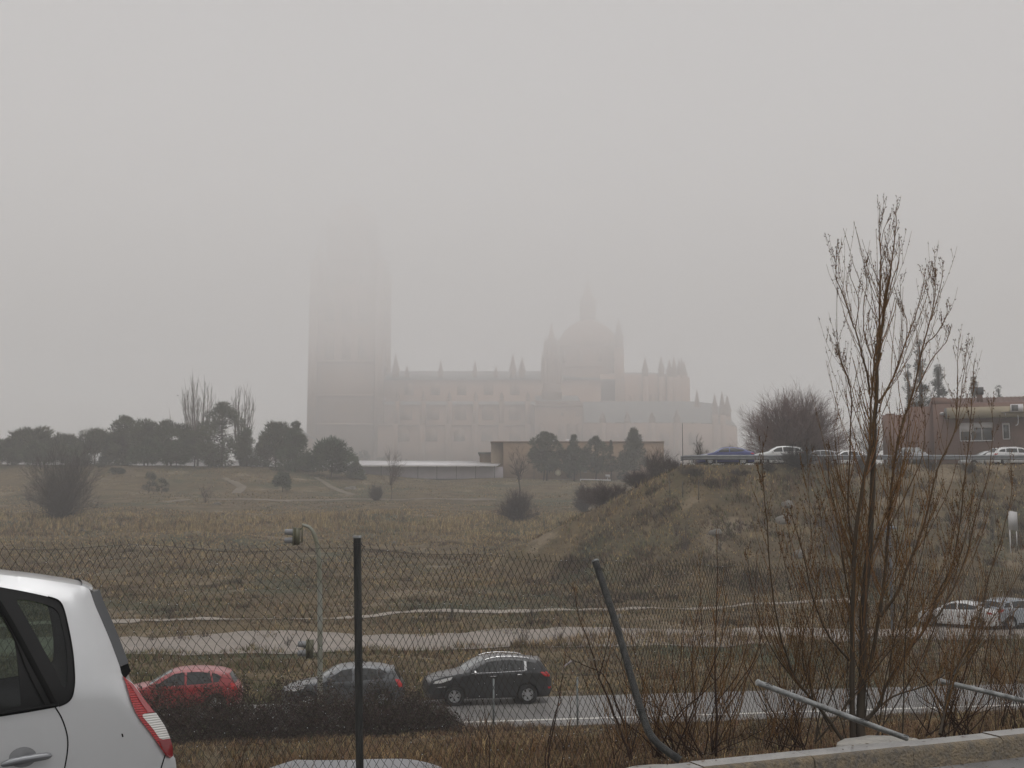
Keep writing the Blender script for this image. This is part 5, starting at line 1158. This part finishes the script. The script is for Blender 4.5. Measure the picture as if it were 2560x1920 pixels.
bare_bush('bare_shrub', 'forked bare branches sticking up left of the blue car', 'bush', *spot(1746, 104, 1095, 56), n=9, tw=6, col=(.06, .048, .04), rad=.035, group=BB)
bare_bush('bare_shrub', 'dense dark hedge behind the roof of the blue car', 'bush', *spot(1822, 110, 1116, 90), n=60, tw=10, col=(.055, .042, .034), rad=.022, group=BB)
bare_bush('bare_tree', 'huge rounded bare bush over the white cars on the embankment', 'tree', *spot(1985, 112, 1004, 300), n=200, tw=20, col=(.15, .098, .088), rad=.042, group=BB, fine=1.6)
bare_bush('bare_shrub', 'dark leafless bush hiding the grey car behind the guardrail', 'bush', *spot(2002, 97.2, 1112, 140), n=95, tw=13, col=(.036, .032, .030), rad=.022, lift=.1, group=BB)
bare_bush('bare_tree', 'pale bare tree top between the round bush and the house', 'tree', *spot(2180, 125, 1040, 110), n=40, tw=10, col=(.10, .085, .078), rad=.03, lift=.2, group=BB)
bare_bush('bare_shrub', 'bare creeper shrub against the house wall at the right edge', 'bush', *spot(2530, 115, 1075, 90), n=24, tw=9, col=(.08, .055, .045), rad=.02, group=BB)
for px, d, top, wpx, lab in ((260, 226, 1142, 40, 'dark green low shrub under the round pine with gaps'), (292, 217, 1172, 36, 'small dark shrub at the upper end of the bare slope'), (372, 196, 1180, 34, 'green bush alone on the left slope, larger half'), (404, 196, 1197, 30, 'green bush alone on the left slope, smaller half'), (1430, 240, 1172, 26, 'small dark shrub at the foot of the hall wall'), (1560, 238, 1178, 34, 'low shrub between the goal and the tallest conifer'), (900, 300, 1132, 60, 'dim low trees behind the white pavilion roof'), (965, 300, 1140, 50, 'dim lower trees behind the right part of the pavilion roof')):
    b, w_, h_ = spot(px, d, top, wpx); pine('green_shrub', lab, b, w_, h_, 'round', 'green shrubs', trunk=.02, n=24, per=110, col=(.045, .05, .034))
for px, d, top, wpx, lab in ((1925, 97, 1150, 60, 'low scrub before the guardrail under the white off-roader'), (2070, 97.2, 1132, 80, 'dark scrub before the guardrail left of the bare tree trunk'), (2150, 97.0, 1138, 76, 'dark scrub before the guardrail behind the bare tree trunk'), (2235, 97.2, 1140, 80, 'dark scrub before the guardrail in front of the house corner'), (2330, 97.0, 1146, 90, 'low scrub before the guardrail in front of the house'), (2420, 96.6, 1152, 70, 'low scrub before the guardrail left of the white estate car'), (1735, 96.5, 1168, 90, 'straggly weeds hanging below the guardrail end'), (1850, 96.5, 1170, 80, 'straggly weeds below the guardrail under the blue car')):
    bare_bush('bare_shrub', lab, 'bush', *spot(px, d, top, wpx), n=40, tw=10, col=(.062, .05, .042), rad=.018, group=BB)
# weeds on the brow and field: each one a small dark tuft of stalks
WG = 'dark weeds on the brow of the field'
wspots = [(24, 150, 1262, 26), (78, 143, 1268, 40), (205, 136, 1290, 22), (300, 140, 1282, 24), (352, 135, 1298, 20), (420, 141, 1262, 40), (436, 139, 1290, 34), (470, 137, 1290, 24), (520, 144, 1285, 20), (605, 139, 1305, 40), (655, 142, 1290, 22), (700, 140, 1298, 18), (760, 143, 1276, 20), (845, 147, 1268, 16), (898, 143, 1270, 30), (940, 140, 1278, 50), (1005, 143, 1280, 30), (1100, 142, 1292, 24), (1180, 139, 1300, 26), (1270, 136, 1318, 30), (1362, 138, 1300, 22), (1408, 134, 1310, 36), (1470, 138, 1300, 26), (1560, 128, 1290, 24), (1604, 120, 1300, 40), (1690, 90, 1290, 30), (1716, 88, 1270, 46), (1800, 87, 1330, 40), (1850, 89, 1290, 36), (2480, 88, 1250, 22), (1905, 92, 1240, 60), (380, 62, 1586, 36), (448, 62.5, 1582, 34), (512, 63, 1590, 46), (630, 59.6, 1596, 30), (720, 60, 1588, 36), (1310, 61, 1560, 60), (1395, 62, 1566, 56), (1480, 62, 1575, 50), (1330, 70, 1500, 30), (1130, 69, 1512, 26), (2360, 63, 1560, 60), (2440, 64.5, 1556, 70), (2530, 65, 1560, 60)]
for i, (px, d, top, wpx) in enumerate(wspots):
    b, w_, h_ = spot(px, d, top, wpx)
    where = 'on the brow of the field' if 125 < d < 150 else ('on the embankment slope' if d > 80 else ('before the parked white saloon' if px > 2300 else 'beside the dirt track'))
    bare_bush('dry_weed', f'dry dark weed {where}, one of many alike', 'weed', b, max(w_, .5), max(h_, .5), n=14, tw=5, col=random.choice((DK, (.06, .045, .036), RB)), rad=.012, group='dry weeds '+where, fine=.5, up=.4)
# ---------------------------------------------------------------- grass
PAL = np.array([(.42, .305, .145), (.17, .113, .055), (.135, .075, .041), (.058, .042, .028), (.085, .092, .030), (.27, .20, .095)])
def grass(name, x, y, hgt, wid, mix, blades, lean=.5, seg2=True):
    """tufts of blades rooted in the ground; mix: weights of the palette at each tuft"""
    n = len(x); z = T(x, y)-.02; cum = np.cumsum(mix, 1); cum /= cum[:, -1:]; pick = (RNG.random((n, 1)) > cum).sum(1).clip(0, 5)
    N = n*blades; ix = np.repeat(np.arange(n), blades); a = RNG.uniform(0, 6.28, N); r = RNG.random(N)*.12*(hgt[ix]/.4)
    P = np.stack([x[ix]+np.cos(a)*r, y[ix]+np.sin(a)*r, z[ix]], 1); h = hgt[ix]*RNG.uniform(.45, 1.15, N); ln = lean*RNG.uniform(.1, 1, N)*h; b = RNG.uniform(0, 6.28, N)
    o = np.stack([np.cos(b), np.sin(b), 0*b], 1); s = np.stack([-np.sin(b+.6), np.cos(b+.6), 0*b], 1)*(wid[ix]*RNG.uniform(.6, 1.3, N)/2)[:, None]
    col = PAL[pick][ix]*(1+.4*RNG.uniform(-1, 1, (N, 1)))*(1+.08*RNG.uniform(-1, 1, (N, 3)))
    up = np.array([0, 0, 1.]); g = G()
    if seg2:
        M_ = P+o*(ln*.3)[:, None]+up*(h*.62)[:, None]; Tp = P+o*ln[:, None]+up*(h*(1-.25*ln/h))[:, None]
        V = np.stack([P-s, P+s, M_+s*.7, M_-s*.7, Tp], 1).reshape(-1, 3); q = np.arange(N)*5
        g.add(V, [np.stack([q, q+1, q+2, q+3], 1), np.stack([q+3, q+2, q+4], 1)], np.repeat(col, 5, 0))
    else:
        Tp = P+o*ln[:, None]+up*h[:, None]; g.add(np.stack([P-s, P+s, Tp], 1).reshape(-1, 3), np.arange(N*3).reshape(-1, 3), np.repeat(col, 3, 0))
    return kind(put(name, g, M_LEAF), 'stuff')
def field(n, y0, y1, half=.47, pw=1.):
    y = y0+(y1-y0)*RNG.random(n)**pw; x = RNG.uniform(-1, 1, n)*(half*y+1.5); return x, y
def mixw(x, y, base, seed):
    w_ = np.tile(np.array(base, float), (len(x), 1))
    for k in range(6): w_[:, k] *= .15+2.2*noise(x, y, 7+2*k, seed+k)**2+1.2*noise(x, y, 1.6, seed+30+k)**3
    return w_
def keep(x, y, m): return x[m], y[m]
# bank between the fence and the road
x, y = field(40000, 8.3, 40, .5, 1.3); ky = kerb_y(x)+.35; ap = (x > -2.95) & (x < -.25-.9*(y-14)/3) & (y > 10.6) & (y < 14.5-1.6*smooth(-1.7, -.1, x))
m = (y > ky) & (y < line_y(x)-1.2+.35*noise(x, y, 1.0, 5)) & ~ap; x, y = keep(x, y, m)
grass('bank_grass', x, y, (.14+.36*noise(x, y, 2.1, 41)*smooth(0, 3, y-kerb_y(x)))*(1-.72*smooth(22, 32, y)+.25*smooth(33, 37, y))*(.6+.8*noise(x, y, .7, 42))*(1+1.6*smooth(25, 31, y)*smooth(1.5, -1, x)*noise(x, y, 1.1, 43)), .004+.00034*y, mixw(x, y, (.22, 1.5, 1.6, 1.6, .12, .3), 50), 6, 1.5)
# verge and bank between road and track
x, y = field(22000, 44, 66); r = y-line_y(x); m = (r > 5.0+.5*noise(x, y, 1.2, 6)) & (y < tr0(x)+.1+2.2*noise(x, y, 1.4, 6)**1.5); x, y = keep(x, y, m)
grass('verge_grass', x, y, .10+.30*noise(x, y, 2.3, 61)**1.5+.25*smooth(16, 19, y-line_y(x))*noise(x, y, 1.3, 62), .03+0*x, mixw(x, y, (.22, .7, .7, .5, 1.6, .25), 70), 5, .8, False)
x, y = field(26000, 58, 90); m = ((y > tr1(x)-2.0*noise(x, y, 1.4, 9)**1.5) & (y < pt0(x)-.7+.6*noise(x, y, .8, 9))) | ((y > pt0(x)+.8-.7*noise(x, y, .8, 10))); x, y = keep(x, y, m)
grass('meadow_grass', x, y, .08+.30*noise(x, y, 2.6, 81)**1.6, .035+0*x, mixw(x, y, (.45, .9, .8, .6, .8, .5), 90), 4, .9, False)
# tufts that break up the track edge
x = RNG.uniform(0, 16, 1500); y = tr0(x)+RNG.random(1500)*5*smooth(0, 5, x)*smooth(17, 11, x); grass('track_grass', x, y, .2+.4*RNG.random(1500), .03+0*x, mixw(x, y, (1, 1, .6, .2, .2, .6), 95), 5, .7, False)
x, y = field(52000, 86, 128); m = noise(x, y, 4.5, 201)+.5*noise(x, y, 1.5, 202) > .52; x, y = keep(x, y, m); grass('field_grass', x, y, .08+.30*noise(x, y, 3.2, 101)**1.6+.15*noise(x, y, 1.1, 102)**2, .045+0*x, mixw(x, y, (.8, .9, .6, .6, .6, .7), 110), 3, .9, False)
x, y = field(26000, 78, 99, .5); m = (y > 99-(6.35-T(x, y, False))*1.75) & (x > 4); x, y = keep(x, y, m)
grass('slope_grass', x, y, .12+.32*noise(x, y, 2.4, 171)**1.3+.35*smooth(95, 97.5, y)*(y < 98.2)*noise(x, y, 1.5, 172), .04+0*x, mixw(x, y, (1.6, .9, .7, .9, .8, 1.2), 175), 4, .8, False)
x, y = field(30000, 122, 162); e = np.where(x > 8, 0, 1); hb = smooth(126, 138, y)*(1-smooth(150, 160, y))
grass('brow_grass', x, y, .15+.25*noise(x, y, 4, 121)+.75*hb*noise(x, y, 3.5, 122)**1.3, .055+0*x, mixw(x, y, (2.6, .7, .4, .4, .25, 1.5), 130), 4, .6, False)
x, y = field(26000, 160, 236); m = noise(x, y, 8, 203)+.5*noise(x, y, 2.5, 204) > .55; x, y = keep(x, y, m); grass('hill_grass', x, y, .10+.28*noise(x, y, 5, 141)**1.4, .07+0*x, mixw(x, y, (.6, .8, .4, .4, .6, .6), 150), 3, .8, False)
cx0, cy0 = field(420, 66, 152); kk = RNG.integers(14, 60, 420); ixc = np.repeat(np.arange(420), kk); sz_ = RNG.uniform(.3, 1.3, 420)[ixc]
x = cx0[ixc]+RNG.normal(size=len(ixc))*sz_; y = cy0[ixc]+RNG.normal(size=len(ixc))*sz_*.6; m = (y > pt0(x)+1) | ((y > tr1(x)+.6) & (y < pt0(x)-1)); x, y = keep(x, y, m)
x2, y2 = RNG.uniform(4, 46, 170), RNG.uniform(82, 97, 170); kk = RNG.integers(20, 80, 170); ixc = np.repeat(np.arange(170), kk); sz_ = RNG.uniform(.25, 1.0, 170)[ixc]; x = np.concatenate([x, x2[ixc]+RNG.normal(size=len(ixc))*sz_]); y = np.concatenate([y, y2[ixc]+RNG.normal(size=len(ixc))*sz_*.5])
grass('low_scrub', x, y, .16+.3*(y > 81)*(y < 98)*(x > 3)*noise(x, y, 1.1, 213)+.34*noise(x, y, 1.5, 211), .035+0*x, mixw(x, y, (.1, .3, 1, 2.4, .7, .1), 215), 5, .9, False)
# ---------------------------------------------------------------- bramble thicket along the road
def bramble(label, px, d, top, wpx, n=80, lf=9500):
    b, w_, h_ = spot(px, d, top, wpx); root = thing('bramble_bush', label, 'bush', tuple(b), group='brambles along the road'); g, gl = G(), G()
    az = RNG.uniform(0, 6.28, n); rr = w_*.5*np.sqrt(RNG.random(n)); st = np.stack([rr*.7*np.cos(az), rr*.42*np.sin(az), np.full(n, -.1)], 1); a2 = RNG.uniform(0, 6.28, n)
    D = unit(np.stack([np.cos(a2)*.55, np.sin(a2)*.4, np.full(n, 1.)], 1)); P = grow(st, D, h_*1.35*RNG.uniform(.6, 1.1, n), 9, wob=.08, up=-.42)
    P[..., 2] = np.minimum(P[..., 2], h_*1.02); tubes(g, P, np.full((n, 9), .009)*np.linspace(1, .4, 9), 4, jitcol(n, (.07, .042, .036)))
    A, d_, ix, tt = children(P, 8, .15, 1); Q = grow(A, side(d_, RNG.uniform(.5, 1.2, (len(d_), 1))), RNG.uniform(.15, .5, len(ix)), 5, wob=.1, up=-.1); tubes(g, Q, np.full((len(Q), 5), .004)*np.linspace(1, .5, 5), 3, jitcol(len(Q), (.05, .03, .028)))
    u = RNG.random(lf); az = RNG.uniform(0, 6.28, lf); rad = np.sqrt(RNG.random(lf)); prof = np.sqrt(np.clip(1-rad**2.4, 0, 1))
    hh = .42+.85*noise(np.cos(az)*rad*w_, np.sin(az)*rad*w_, .38, int(px)); C = np.stack([np.cos(az)*rad*w_*.52, np.sin(az)*rad*w_*.42, h_*prof*hh*(.08+.92*u**.6)], 1)
    dd = unit(RNG.normal(size=(lf, 3))+np.array([0, 0, .2])); leaves(gl, C, dd, RNG.uniform(.03, .085, lf), RNG.uniform(.025, .05, lf), np.where(RNG.random((lf, 1)) < .16, jitcol(lf, (.10, .085, .06)), np.where(RNG.random((lf, 1)) < .3, jitcol(lf, (.05, .046, .025), .4), jitcol(lf, (.058, .036, .032), .5))))
    put('canes', g, M_LEAF, root); put('leaves', gl, M_LEAF, root)
for a in (('bramble bush against the tail lamp of the silver car', 390, 34.5, 1700, 170), ('bramble bush under the front wheel of the red car', 500, 34.2, 1708, 160), ('low bramble bush below the tail of the red car', 600, 34.6, 1712, 150), ('bramble bush round the foot of the traffic light', 715, 35.2, 1696, 170), ('tall bramble bush below the grey car', 830, 35.4, 1690, 180), ('bramble bush right of the upright fence post', 930, 35.8, 1698, 150), ('bramble bush below the gap between grey and black car', 1020, 36.4, 1722, 150), ('last ragged bramble at the front wheel of the black car', 1092, 36.8, 1764, 130)):
    bramble(*a)
b, w_, h_ = spot(528, 13.5, 1868, 90); bare_bush('straw_tuft', 'pale straw coloured dead plant low beside the silver car', 'plant', b, w_, max(h_, .35), n=40, tw=7, col=(.36, .30, .21), rad=.004, fine=.8, group=None)
# ---------------------------------------------------------------- stones
M_ROCK = mat('limestone', (.10, .092, .08), .85, (.19, .175, .15), 3, bump=.6, bscale=8)
def rock(label, px, d, size, cat='rock'):
    b = on(px, d); g = G(); th = np.linspace(0, math.pi, 8); ph = np.linspace(0, 2*math.pi, 13); TT, PP = np.meshgrid(th, ph, indexing='ij')
    rr = 1+.35*(noise(PP*1.2+px, TT*1.3, 1, 77)-.5); rr[:, -1] = rr[:, 0]; s = np.sign(np.cos(TT))*np.abs(np.cos(TT))**.6
    P = np.stack([rr*np.sin(TT)**.55*np.cos(PP)*size[0]/2*(1-.18*s), rr*np.sin(TT)**.55*np.sin(PP)*size[1]/2*(1-.18*s), s*size[2]/2*rr+size[2]*.08+.12*np.cos(PP)*size[2]], -1)+b
    g.grid(P); tag(put('rock', g, M_ROCK, sm=50), label, cat, 'pale rocks on the slopes')
for a in (('flat slab of rock, lower of the pair on the embankment slope', 1958, 90.5, (1.15, 1.2, .75)), ('flat slab of rock, upper of the pair on the embankment slope', 1968, 92.5, (.95, 1.0, .6)), ('white block of stone on the slope beside the bare tree', 1995, 86.5, (.75, .8, .65)), ('long low stone on the slope below the guardrail end', 1788, 89, (1.0, 1.0, .5)), ('pale stone in the field above the fence post', 985, 124, (.5, .4, .5)), ('white stone beside the thin path', 1547, 70.5, (.35, .3, .35)), ('pale stone on the far slope left of the wood path', 542, 176, (1.2, .7, .5)), ('pale rocks at the mound below the single bushy pine', 875, 208, (2.2, 1.2, .7))): rock(*a)
b = at(1419, 1660, 47); g = G(); g.tube([b+np.array([.15, 0, .12]), b+np.array([-.12, 0, -.08]), b+np.array([-.2, .02, -.35])], [.035, .03, .012], 6); tag(put('broken_board', g, M_LILAC, sm=60), 'broken white stick lying in the verge behind the black car', 'stick')
# bird beside the wide poplar
b = at(444, 989, 232); bd = tag(put('bird', (lambda g: g.lathe([(0, -.2), (.03, -.17), (.07, -.05), (.075, .05), (.045, .12), (.05, .16), (.02, .22), (0, .24)], (0, 0, 0), 8, axis='x') and g)(G()), M_VOID, sm=180), 'small dark bird in the air left of the wide poplar', 'bird'); bd.location = tuple(b)
# ---------------------------------------------------------------- the bare poplar behind the kerb and its thicket
DTREE = 10.6
TWIG = np.array((.19, .104, .042)); BARK = np.array((.062, .049, .036))
def limb_set(root, limbs, d0, name, twig_k=15, tl=.42, buds=True, base_col=BARK, seed=0, tw_r=.0030, dark=.5):
    """traced limbs (photo points, foot to tip) with generated side shoots and buds"""
    g, gt, gb = G(), G(), G(); P0 = np.array(root.location)
    for li, (pts, r0, r1, dy) in enumerate(limbs):
        n = len(pts); w3 = np.array([at(px, py, d0+dy*(k/(n-1))**1.2) for k, (px, py) in enumerate(pts)]); P = spline(w3, n*7)
        P = P+np.cumsum(RNG.normal(size=P.shape), 0)*.0022; m = len(P); L = np.linalg.norm(np.diff(P, axis=0), axis=1).sum()
        rr = r0+(r1-r0)*np.linspace(0, 1, m)**.8
        hgt = (P[:, 2]-P0[2])/4.7; mixf = np.clip((hgt-.12)*1.25, 0, 1)[:, None]*np.clip(1.3-rr/.02, 0, 1)[:, None]
        cc = base_col*(1-mixf)+TWIG*.75*mixf; nb = g.n; g.tube(P-P0, rr, 7); g.c.append(np.repeat(cc, 7, 0))
        # side shoots, shorter towards the tip, curving upwards
        k = max(4, int(L*twig_k)); t = np.sort(.14+.84*RNG.random(k)**1.15); f = t*(m-1); i = np.minimum(f.astype(int), m-2); A = P[i]; d = unit(P[i+1]-P[i])
        az = RNG.uniform(0, 6.28, k); out = np.stack([np.cos(az), np.sin(az)*.7, np.full(k, .25)], 1); D = unit(d*.7+out*.62)
        ln = tl*(1.15-1.0*t)*RNG.uniform(.3, 1.25, k)*min(1, .45+L/3); Q = grow(A, D, ln, 8, wob=.04, up=.85); Q[:, :, 2] = np.maximum(Q[:, :, 2], P0[2]-.05)
        r = np.clip(np.interp(t, np.linspace(0, 1, m), rr)*.38, .0016, tw_r*1.6); tubes(gt, Q-P0, r[:, None]*np.linspace(1, .55, 8), 4, jitcol(k, TWIG*(.75 if li % 2 else 1), .35))
        A2, d2, ix, tt = children(Q, 2, .2, .85); az = RNG.uniform(0, 6.28, len(A2)); D2 = unit(d2*.8+np.stack([np.cos(az), np.sin(az), np.full(len(az), .5)], 1)*.55); Q2 = grow(A2, D2, np.clip(ln[ix]*.42*RNG.uniform(.3, 1.2, len(ix)), .02, .3), 5, wob=.05, up=.4)
        tubes(gt, Q2-P0, np.full((len(Q2), 5), tw_r*.55)*np.linspace(1, .7, 5), 3, jitcol(len(Q2), TWIG, .35))
        if buds:
            for S_, nk in ((Q, 3), (Q2, 1)):
                B, bd_, _, _ = children(S_, nk, .35, 1); D3 = unit(bd_+.5*RNG.normal(size=bd_.shape)); N = len(B); V = np.stack([B-P0, B+D3*.008+unit(np.cross(D3, RNG.normal(size=D3.shape)))*.0035-P0, B+D3*.02-P0], 1)
                tubes(gb, V, np.tile(np.array([.0022, .0042, .0006]), (N, 1)), 3, jitcol(N, (.10, .055, .028)))
    put('trunk', g, M_LEAF, root, sm=70); put('twigs', gt, M_LEAF, root)
    if buds: put('buds', gb, M_LEAF, root)
tree = thing('bare_poplar', 'young bare poplar with orange brown twigs rising behind the kerb on the right', 'tree', tuple(at(2152, 1858, DTREE)))
LM = [([(2152, 1862), (2155, 1780), (2162, 1631), (2165, 1511), (2177, 1390), (2185, 1300), (2191, 1180), (2193, 1080), (2194, 1008), (2199, 910), (2208, 823), (2217, 762), (2226, 700), (2236, 643), (2244, 570), (2248, 512)], .044, .0022, .1),
 ([(2199, 880), (2196, 787), (2199, 682), (2200, 624), (2196, 570), (2194, 520)], .011, .002, -.05),
 ([(2200, 660), (2206, 600), (2220, 545)], .005, .0018, .05), ([(2218, 760), (2236, 700), (2252, 650), (2255, 606)], .006, .0018, .1),
 ([(2134, 1858), (2126, 1782), (2126, 1662), (2127, 1511), (2131, 1360), (2150, 1230), (2168, 1130), (2172, 1080), (2174, 1004), (2178, 896), (2187, 805), (2200, 740), (2212, 680)], .029, .0025, -.15),
 ([(2174, 985), (2165, 930), (2152, 888), (2138, 823), (2116, 747), (2100, 697), (2099, 650), (2103, 615)], .011, .002, -.25),
 ([(2138, 823), (2146, 760), (2130, 700), (2122, 670)], .005, .0018, -.1), ([(2178, 896), (2160, 830), (2158, 760), (2166, 700), (2166, 635)], .006, .0018, .2),
 ([(2196, 1008), (2217, 980), (2239, 939), (2264, 870), (2290, 794), (2306, 718), (2304, 690)], .012, .002, .3), ([(2264, 870), (2262, 800), (2250, 760), (2246, 700)], .005, .0018, .2),
 ([(2171, 1677), (2195, 1556), (2213, 1451), (2225, 1315), (2240, 1180), (2257, 1073), (2290, 979), (2315, 860), (2328, 800), (2344, 740), (2348, 690), (2346, 646)], .019, .002, .4),
 ([(2315, 860), (2345, 830), (2368, 790), (2367, 757)], .006, .0018, .2), ([(2290, 979), (2330, 900), (2370, 855), (2381, 822)], .007, .0018, .4), ([(2328, 800), (2352, 720), (2361, 662)], .005, .0018, .1),
 ([(2201, 1541), (2240, 1487), (2274, 1411), (2301, 1342), (2330, 1250), (2355, 1160), (2391, 1073), (2398, 986), (2398, 900), (2400, 841)], .016, .002, .5), ([(2391, 1073), (2404, 960), (2412, 870)], .005, .0018, .3),
 ([(2165, 1800), (2195, 1770), (2219, 1713), (2271, 1631), (2313, 1574), (2345, 1490), (2382, 1414), (2400, 1330), (2412, 1220), (2427, 1073), (2436, 950), (2439, 892)], .019, .002, .6),
 ([(2328, 1565), (2370, 1500), (2410, 1400), (2440, 1280), (2470, 1180), (2482, 1080), (2478, 1000)], .010, .002, .7),
 ([(2350, 1835), (2356, 1794), (2382, 1689), (2442, 1556), (2473, 1436), (2506, 1330), (2530, 1230), (2525, 1130)], .014, .002, .8),
 ([(2382, 1689), (2420, 1630), (2490, 1530), (2560, 1420), (2610, 1330)], .008, .002, .9),
 ([(2159, 1800), (2231, 1740), (2307, 1716), (2352, 1689), (2420, 1650), (2500, 1560), (2570, 1500)], .010, .002, .5),
 ([(2112, 1862), (2045, 1762), (1999, 1704), (1972, 1640), (1948, 1571), (1933, 1451), (1920, 1300), (1912, 1200), (1909, 1100)], .016, .002, -.3),
 ([(2123, 1650), (2069, 1580), (2033, 1493), (2011, 1399), (1993, 1315), (1980, 1262)], .011, .002, -.35), ([(2127, 1511), (2105, 1400), (2090, 1300), (2068, 1190), (2066, 1110)], .010, .002, -.3),
 ([(2131, 1360), (2120, 1250), (2127, 1073), (2125, 968), (2102, 907), (2093, 860)], .010, .002, -.2), ([(2125, 968), (2112, 930), (2096, 880), (2088, 720)], .005, .0018, -.2),
 ([(2165, 1511), (2140, 1380), (2118, 1280), (2095, 1160), (2084, 1060)], .008, .002, .2), ([(2177, 1390), (2210, 1300), (2250, 1200), (2270, 1100), (2276, 1010)], .009, .002, .3), ([(2225, 1315), (2262, 1240), (2300, 1150), (2310, 1060), (2304, 980)], .008, .002, .5),
 ([(1999, 1704), (1950, 1650), (1905, 1560), (1880, 1460), (1866, 1370)], .007, .0018, -.3), ([(2080, 1830), (2020, 1700), (2010, 1600), (2040, 1500), (2050, 1400)], .008, .0018, -.1)]
def fan(base, n, top, spread, rad=.007, dy=.4):
    out = []
    for i in range(n):
        b0 = base[0]+(spread[1]-spread[0])*.22*random.uniform(-1, 1); x1 = base[0]+spread[0]+(spread[1]-spread[0])*(i+random.random())/n; y1 = top+random.uniform(0, 330)
        out.append(([(b0, base[1]+random.uniform(-8, 6)), (b0*.62+x1*.38+random.uniform(-22, 22), base[1]*.68+y1*.32), (base[0]*.2+x1*.8, base[1]*.35+y1*.65), (x1+random.uniform(-15, 15), y1)], rad*random.uniform(.7, 1.25), .0016, random.uniform(-dy, dy)))
    return out
LM += fan((2150, 1856), 14, 1060, (-240, 330), .0066, .5)
limb_set(tree, LM, DTREE, 'tree', 15, .5)
def thicket(label, base, d, stems, name='bare_sapling', k=11, tl=.36, col=np.array((.045, .027, .02))):
    root = thing(name, label, 'sapling', tuple(at(*base, d)), group='bare saplings behind the fence'); limb_set(root, stems, d, name, k, tl, base_col=col, buds=False)
thicket('fan of thin bare shoots growing beside the bent post foot', (1690, 1886), 9.9, fan((1690, 1890), 26, 1480, (-190, 150)))
thicket('straight rough stemmed sapling right of the bent post', (1788, 1885), 10.0, [([(1789, 1890), (1788, 1780), (1786, 1700), (1785, 1640), (1790, 1540), (1794, 1420), (1788, 1330)], .0125, .002, .1), ([(1787, 1760), (1840, 1690), (1870, 1600), (1885, 1480), (1890, 1380)], .006, .0017, .2), ([(1786, 1700), (1760, 1640), (1750, 1520), (1744, 1400)], .005, .0017, .1), ([(1790, 1820), (1850, 1720), (1900, 1640), (1940, 1560)], .006, .0017, .3)]+fan((1800, 1885), 10, 1500, (-40, 150), .005))
thicket('two crossing bare stems leaning left of the bent post', (1574, 1896), 9.6, [([(1576, 1900), (1556, 1850), (1530, 1780), (1496, 1700), (1472, 1630), (1440, 1540), (1432, 1470)], .012, .002, .2), ([(1580, 1898), (1560, 1820), (1530, 1740), (1500, 1690), (1440, 1660), (1400, 1640)], .010, .002, .3), ([(1574, 1898), (1590, 1830), (1600, 1790), (1605, 1700)], .007, .002, .1), ([(1496, 1700), (1510, 1640), (1525, 1560), (1515, 1480)], .006, .0017, .1)]+fan((1575, 1895), 5, 1560, (-130, 70), .004))
thicket('slender forked stem just left of the white road stake', (1372, 1930), 9.6, [([(1372, 1930), (1376, 1880), (1392, 1810), (1402, 1752), (1412, 1690), (1424, 1620)], .0085, .002, .2), ([(1402, 1752), (1390, 1720), (1386, 1660)], .005, .0016, .1), ([(1366, 1930), (1364, 1880), (1384, 1790), (1398, 1755)], .006, .004, .1), ([(1398, 1930), (1420, 1830), (1424, 1760), (1410, 1700)], .004, .0016, .2)], k=5, tl=.2)
thicket('single whippy stem below the black car', (1226, 1930), 9.4, [([(1226, 1930), (1224, 1850), (1212, 1790), (1204, 1742)], .005, .0016, .1), ([(1200, 1930), (1204, 1860), (1200, 1790)], .004, .0016, .2), ([(1325, 1930), (1330, 1880), (1340, 1810)], .0035, .0016, .2)], k=5, tl=.18)
thicket('loose bare shoots between the fallen post and the tree foot', (1960, 1870), 10.6, fan((1960, 1872), 22, 1500, (-120, 130), .006))
thicket('bare shoots right of the tree foot behind the kerb', (2360, 1838), 11.4, fan((2370, 1842), 24, 1400, (-160, 200), .006))
thicket('thin bare shoots at the right edge behind the last fallen post', (2520, 1816), 12.2, fan((2530, 1820), 18, 1350, (-110, 90), .005))
thicket('dark stalk in the dry grass under the silver car lamp', (600, 1930), 9.8, [([(598, 1930), (608, 1880), (618, 1855), (652, 1860)], .004, .0016, .1), ([(590, 1930), (592, 1890), (590, 1860)], .003, .0016, .1)], k=4, tl=.12)

# fallen leaves and grit along the kerb
n = 260; x = RNG.uniform(.6, 6, n); o = np.abs(RNG.normal(size=n))*.35; y = kerb_y(x)-.03-o; top = RNG.random(n) < .22; y = np.where(top, kerb_y(x)+.05+.15*RNG.random(n), y); z = np.where(top, .178, .006)
a = RNG.uniform(0, 6.28, n); sz = RNG.uniform(.008, .022, n); V = np.stack([np.stack([x+np.cos(a+q)*sz*k, y+np.sin(a+q)*sz*k, z+.004*RNG.random(n)], 1) for q, k in ((0, 1), (1.6, .6), (3.1, 1), (4.7, .6))], 1).reshape(-1, 3)
g = G(); g.add(V, np.arange(4*n).reshape(-1, 4), np.repeat(jitcol(n, (.11, .075, .045), .6), 4, 0)); kind(put('fallen_leaves', g, M_LEAF), 'stuff')
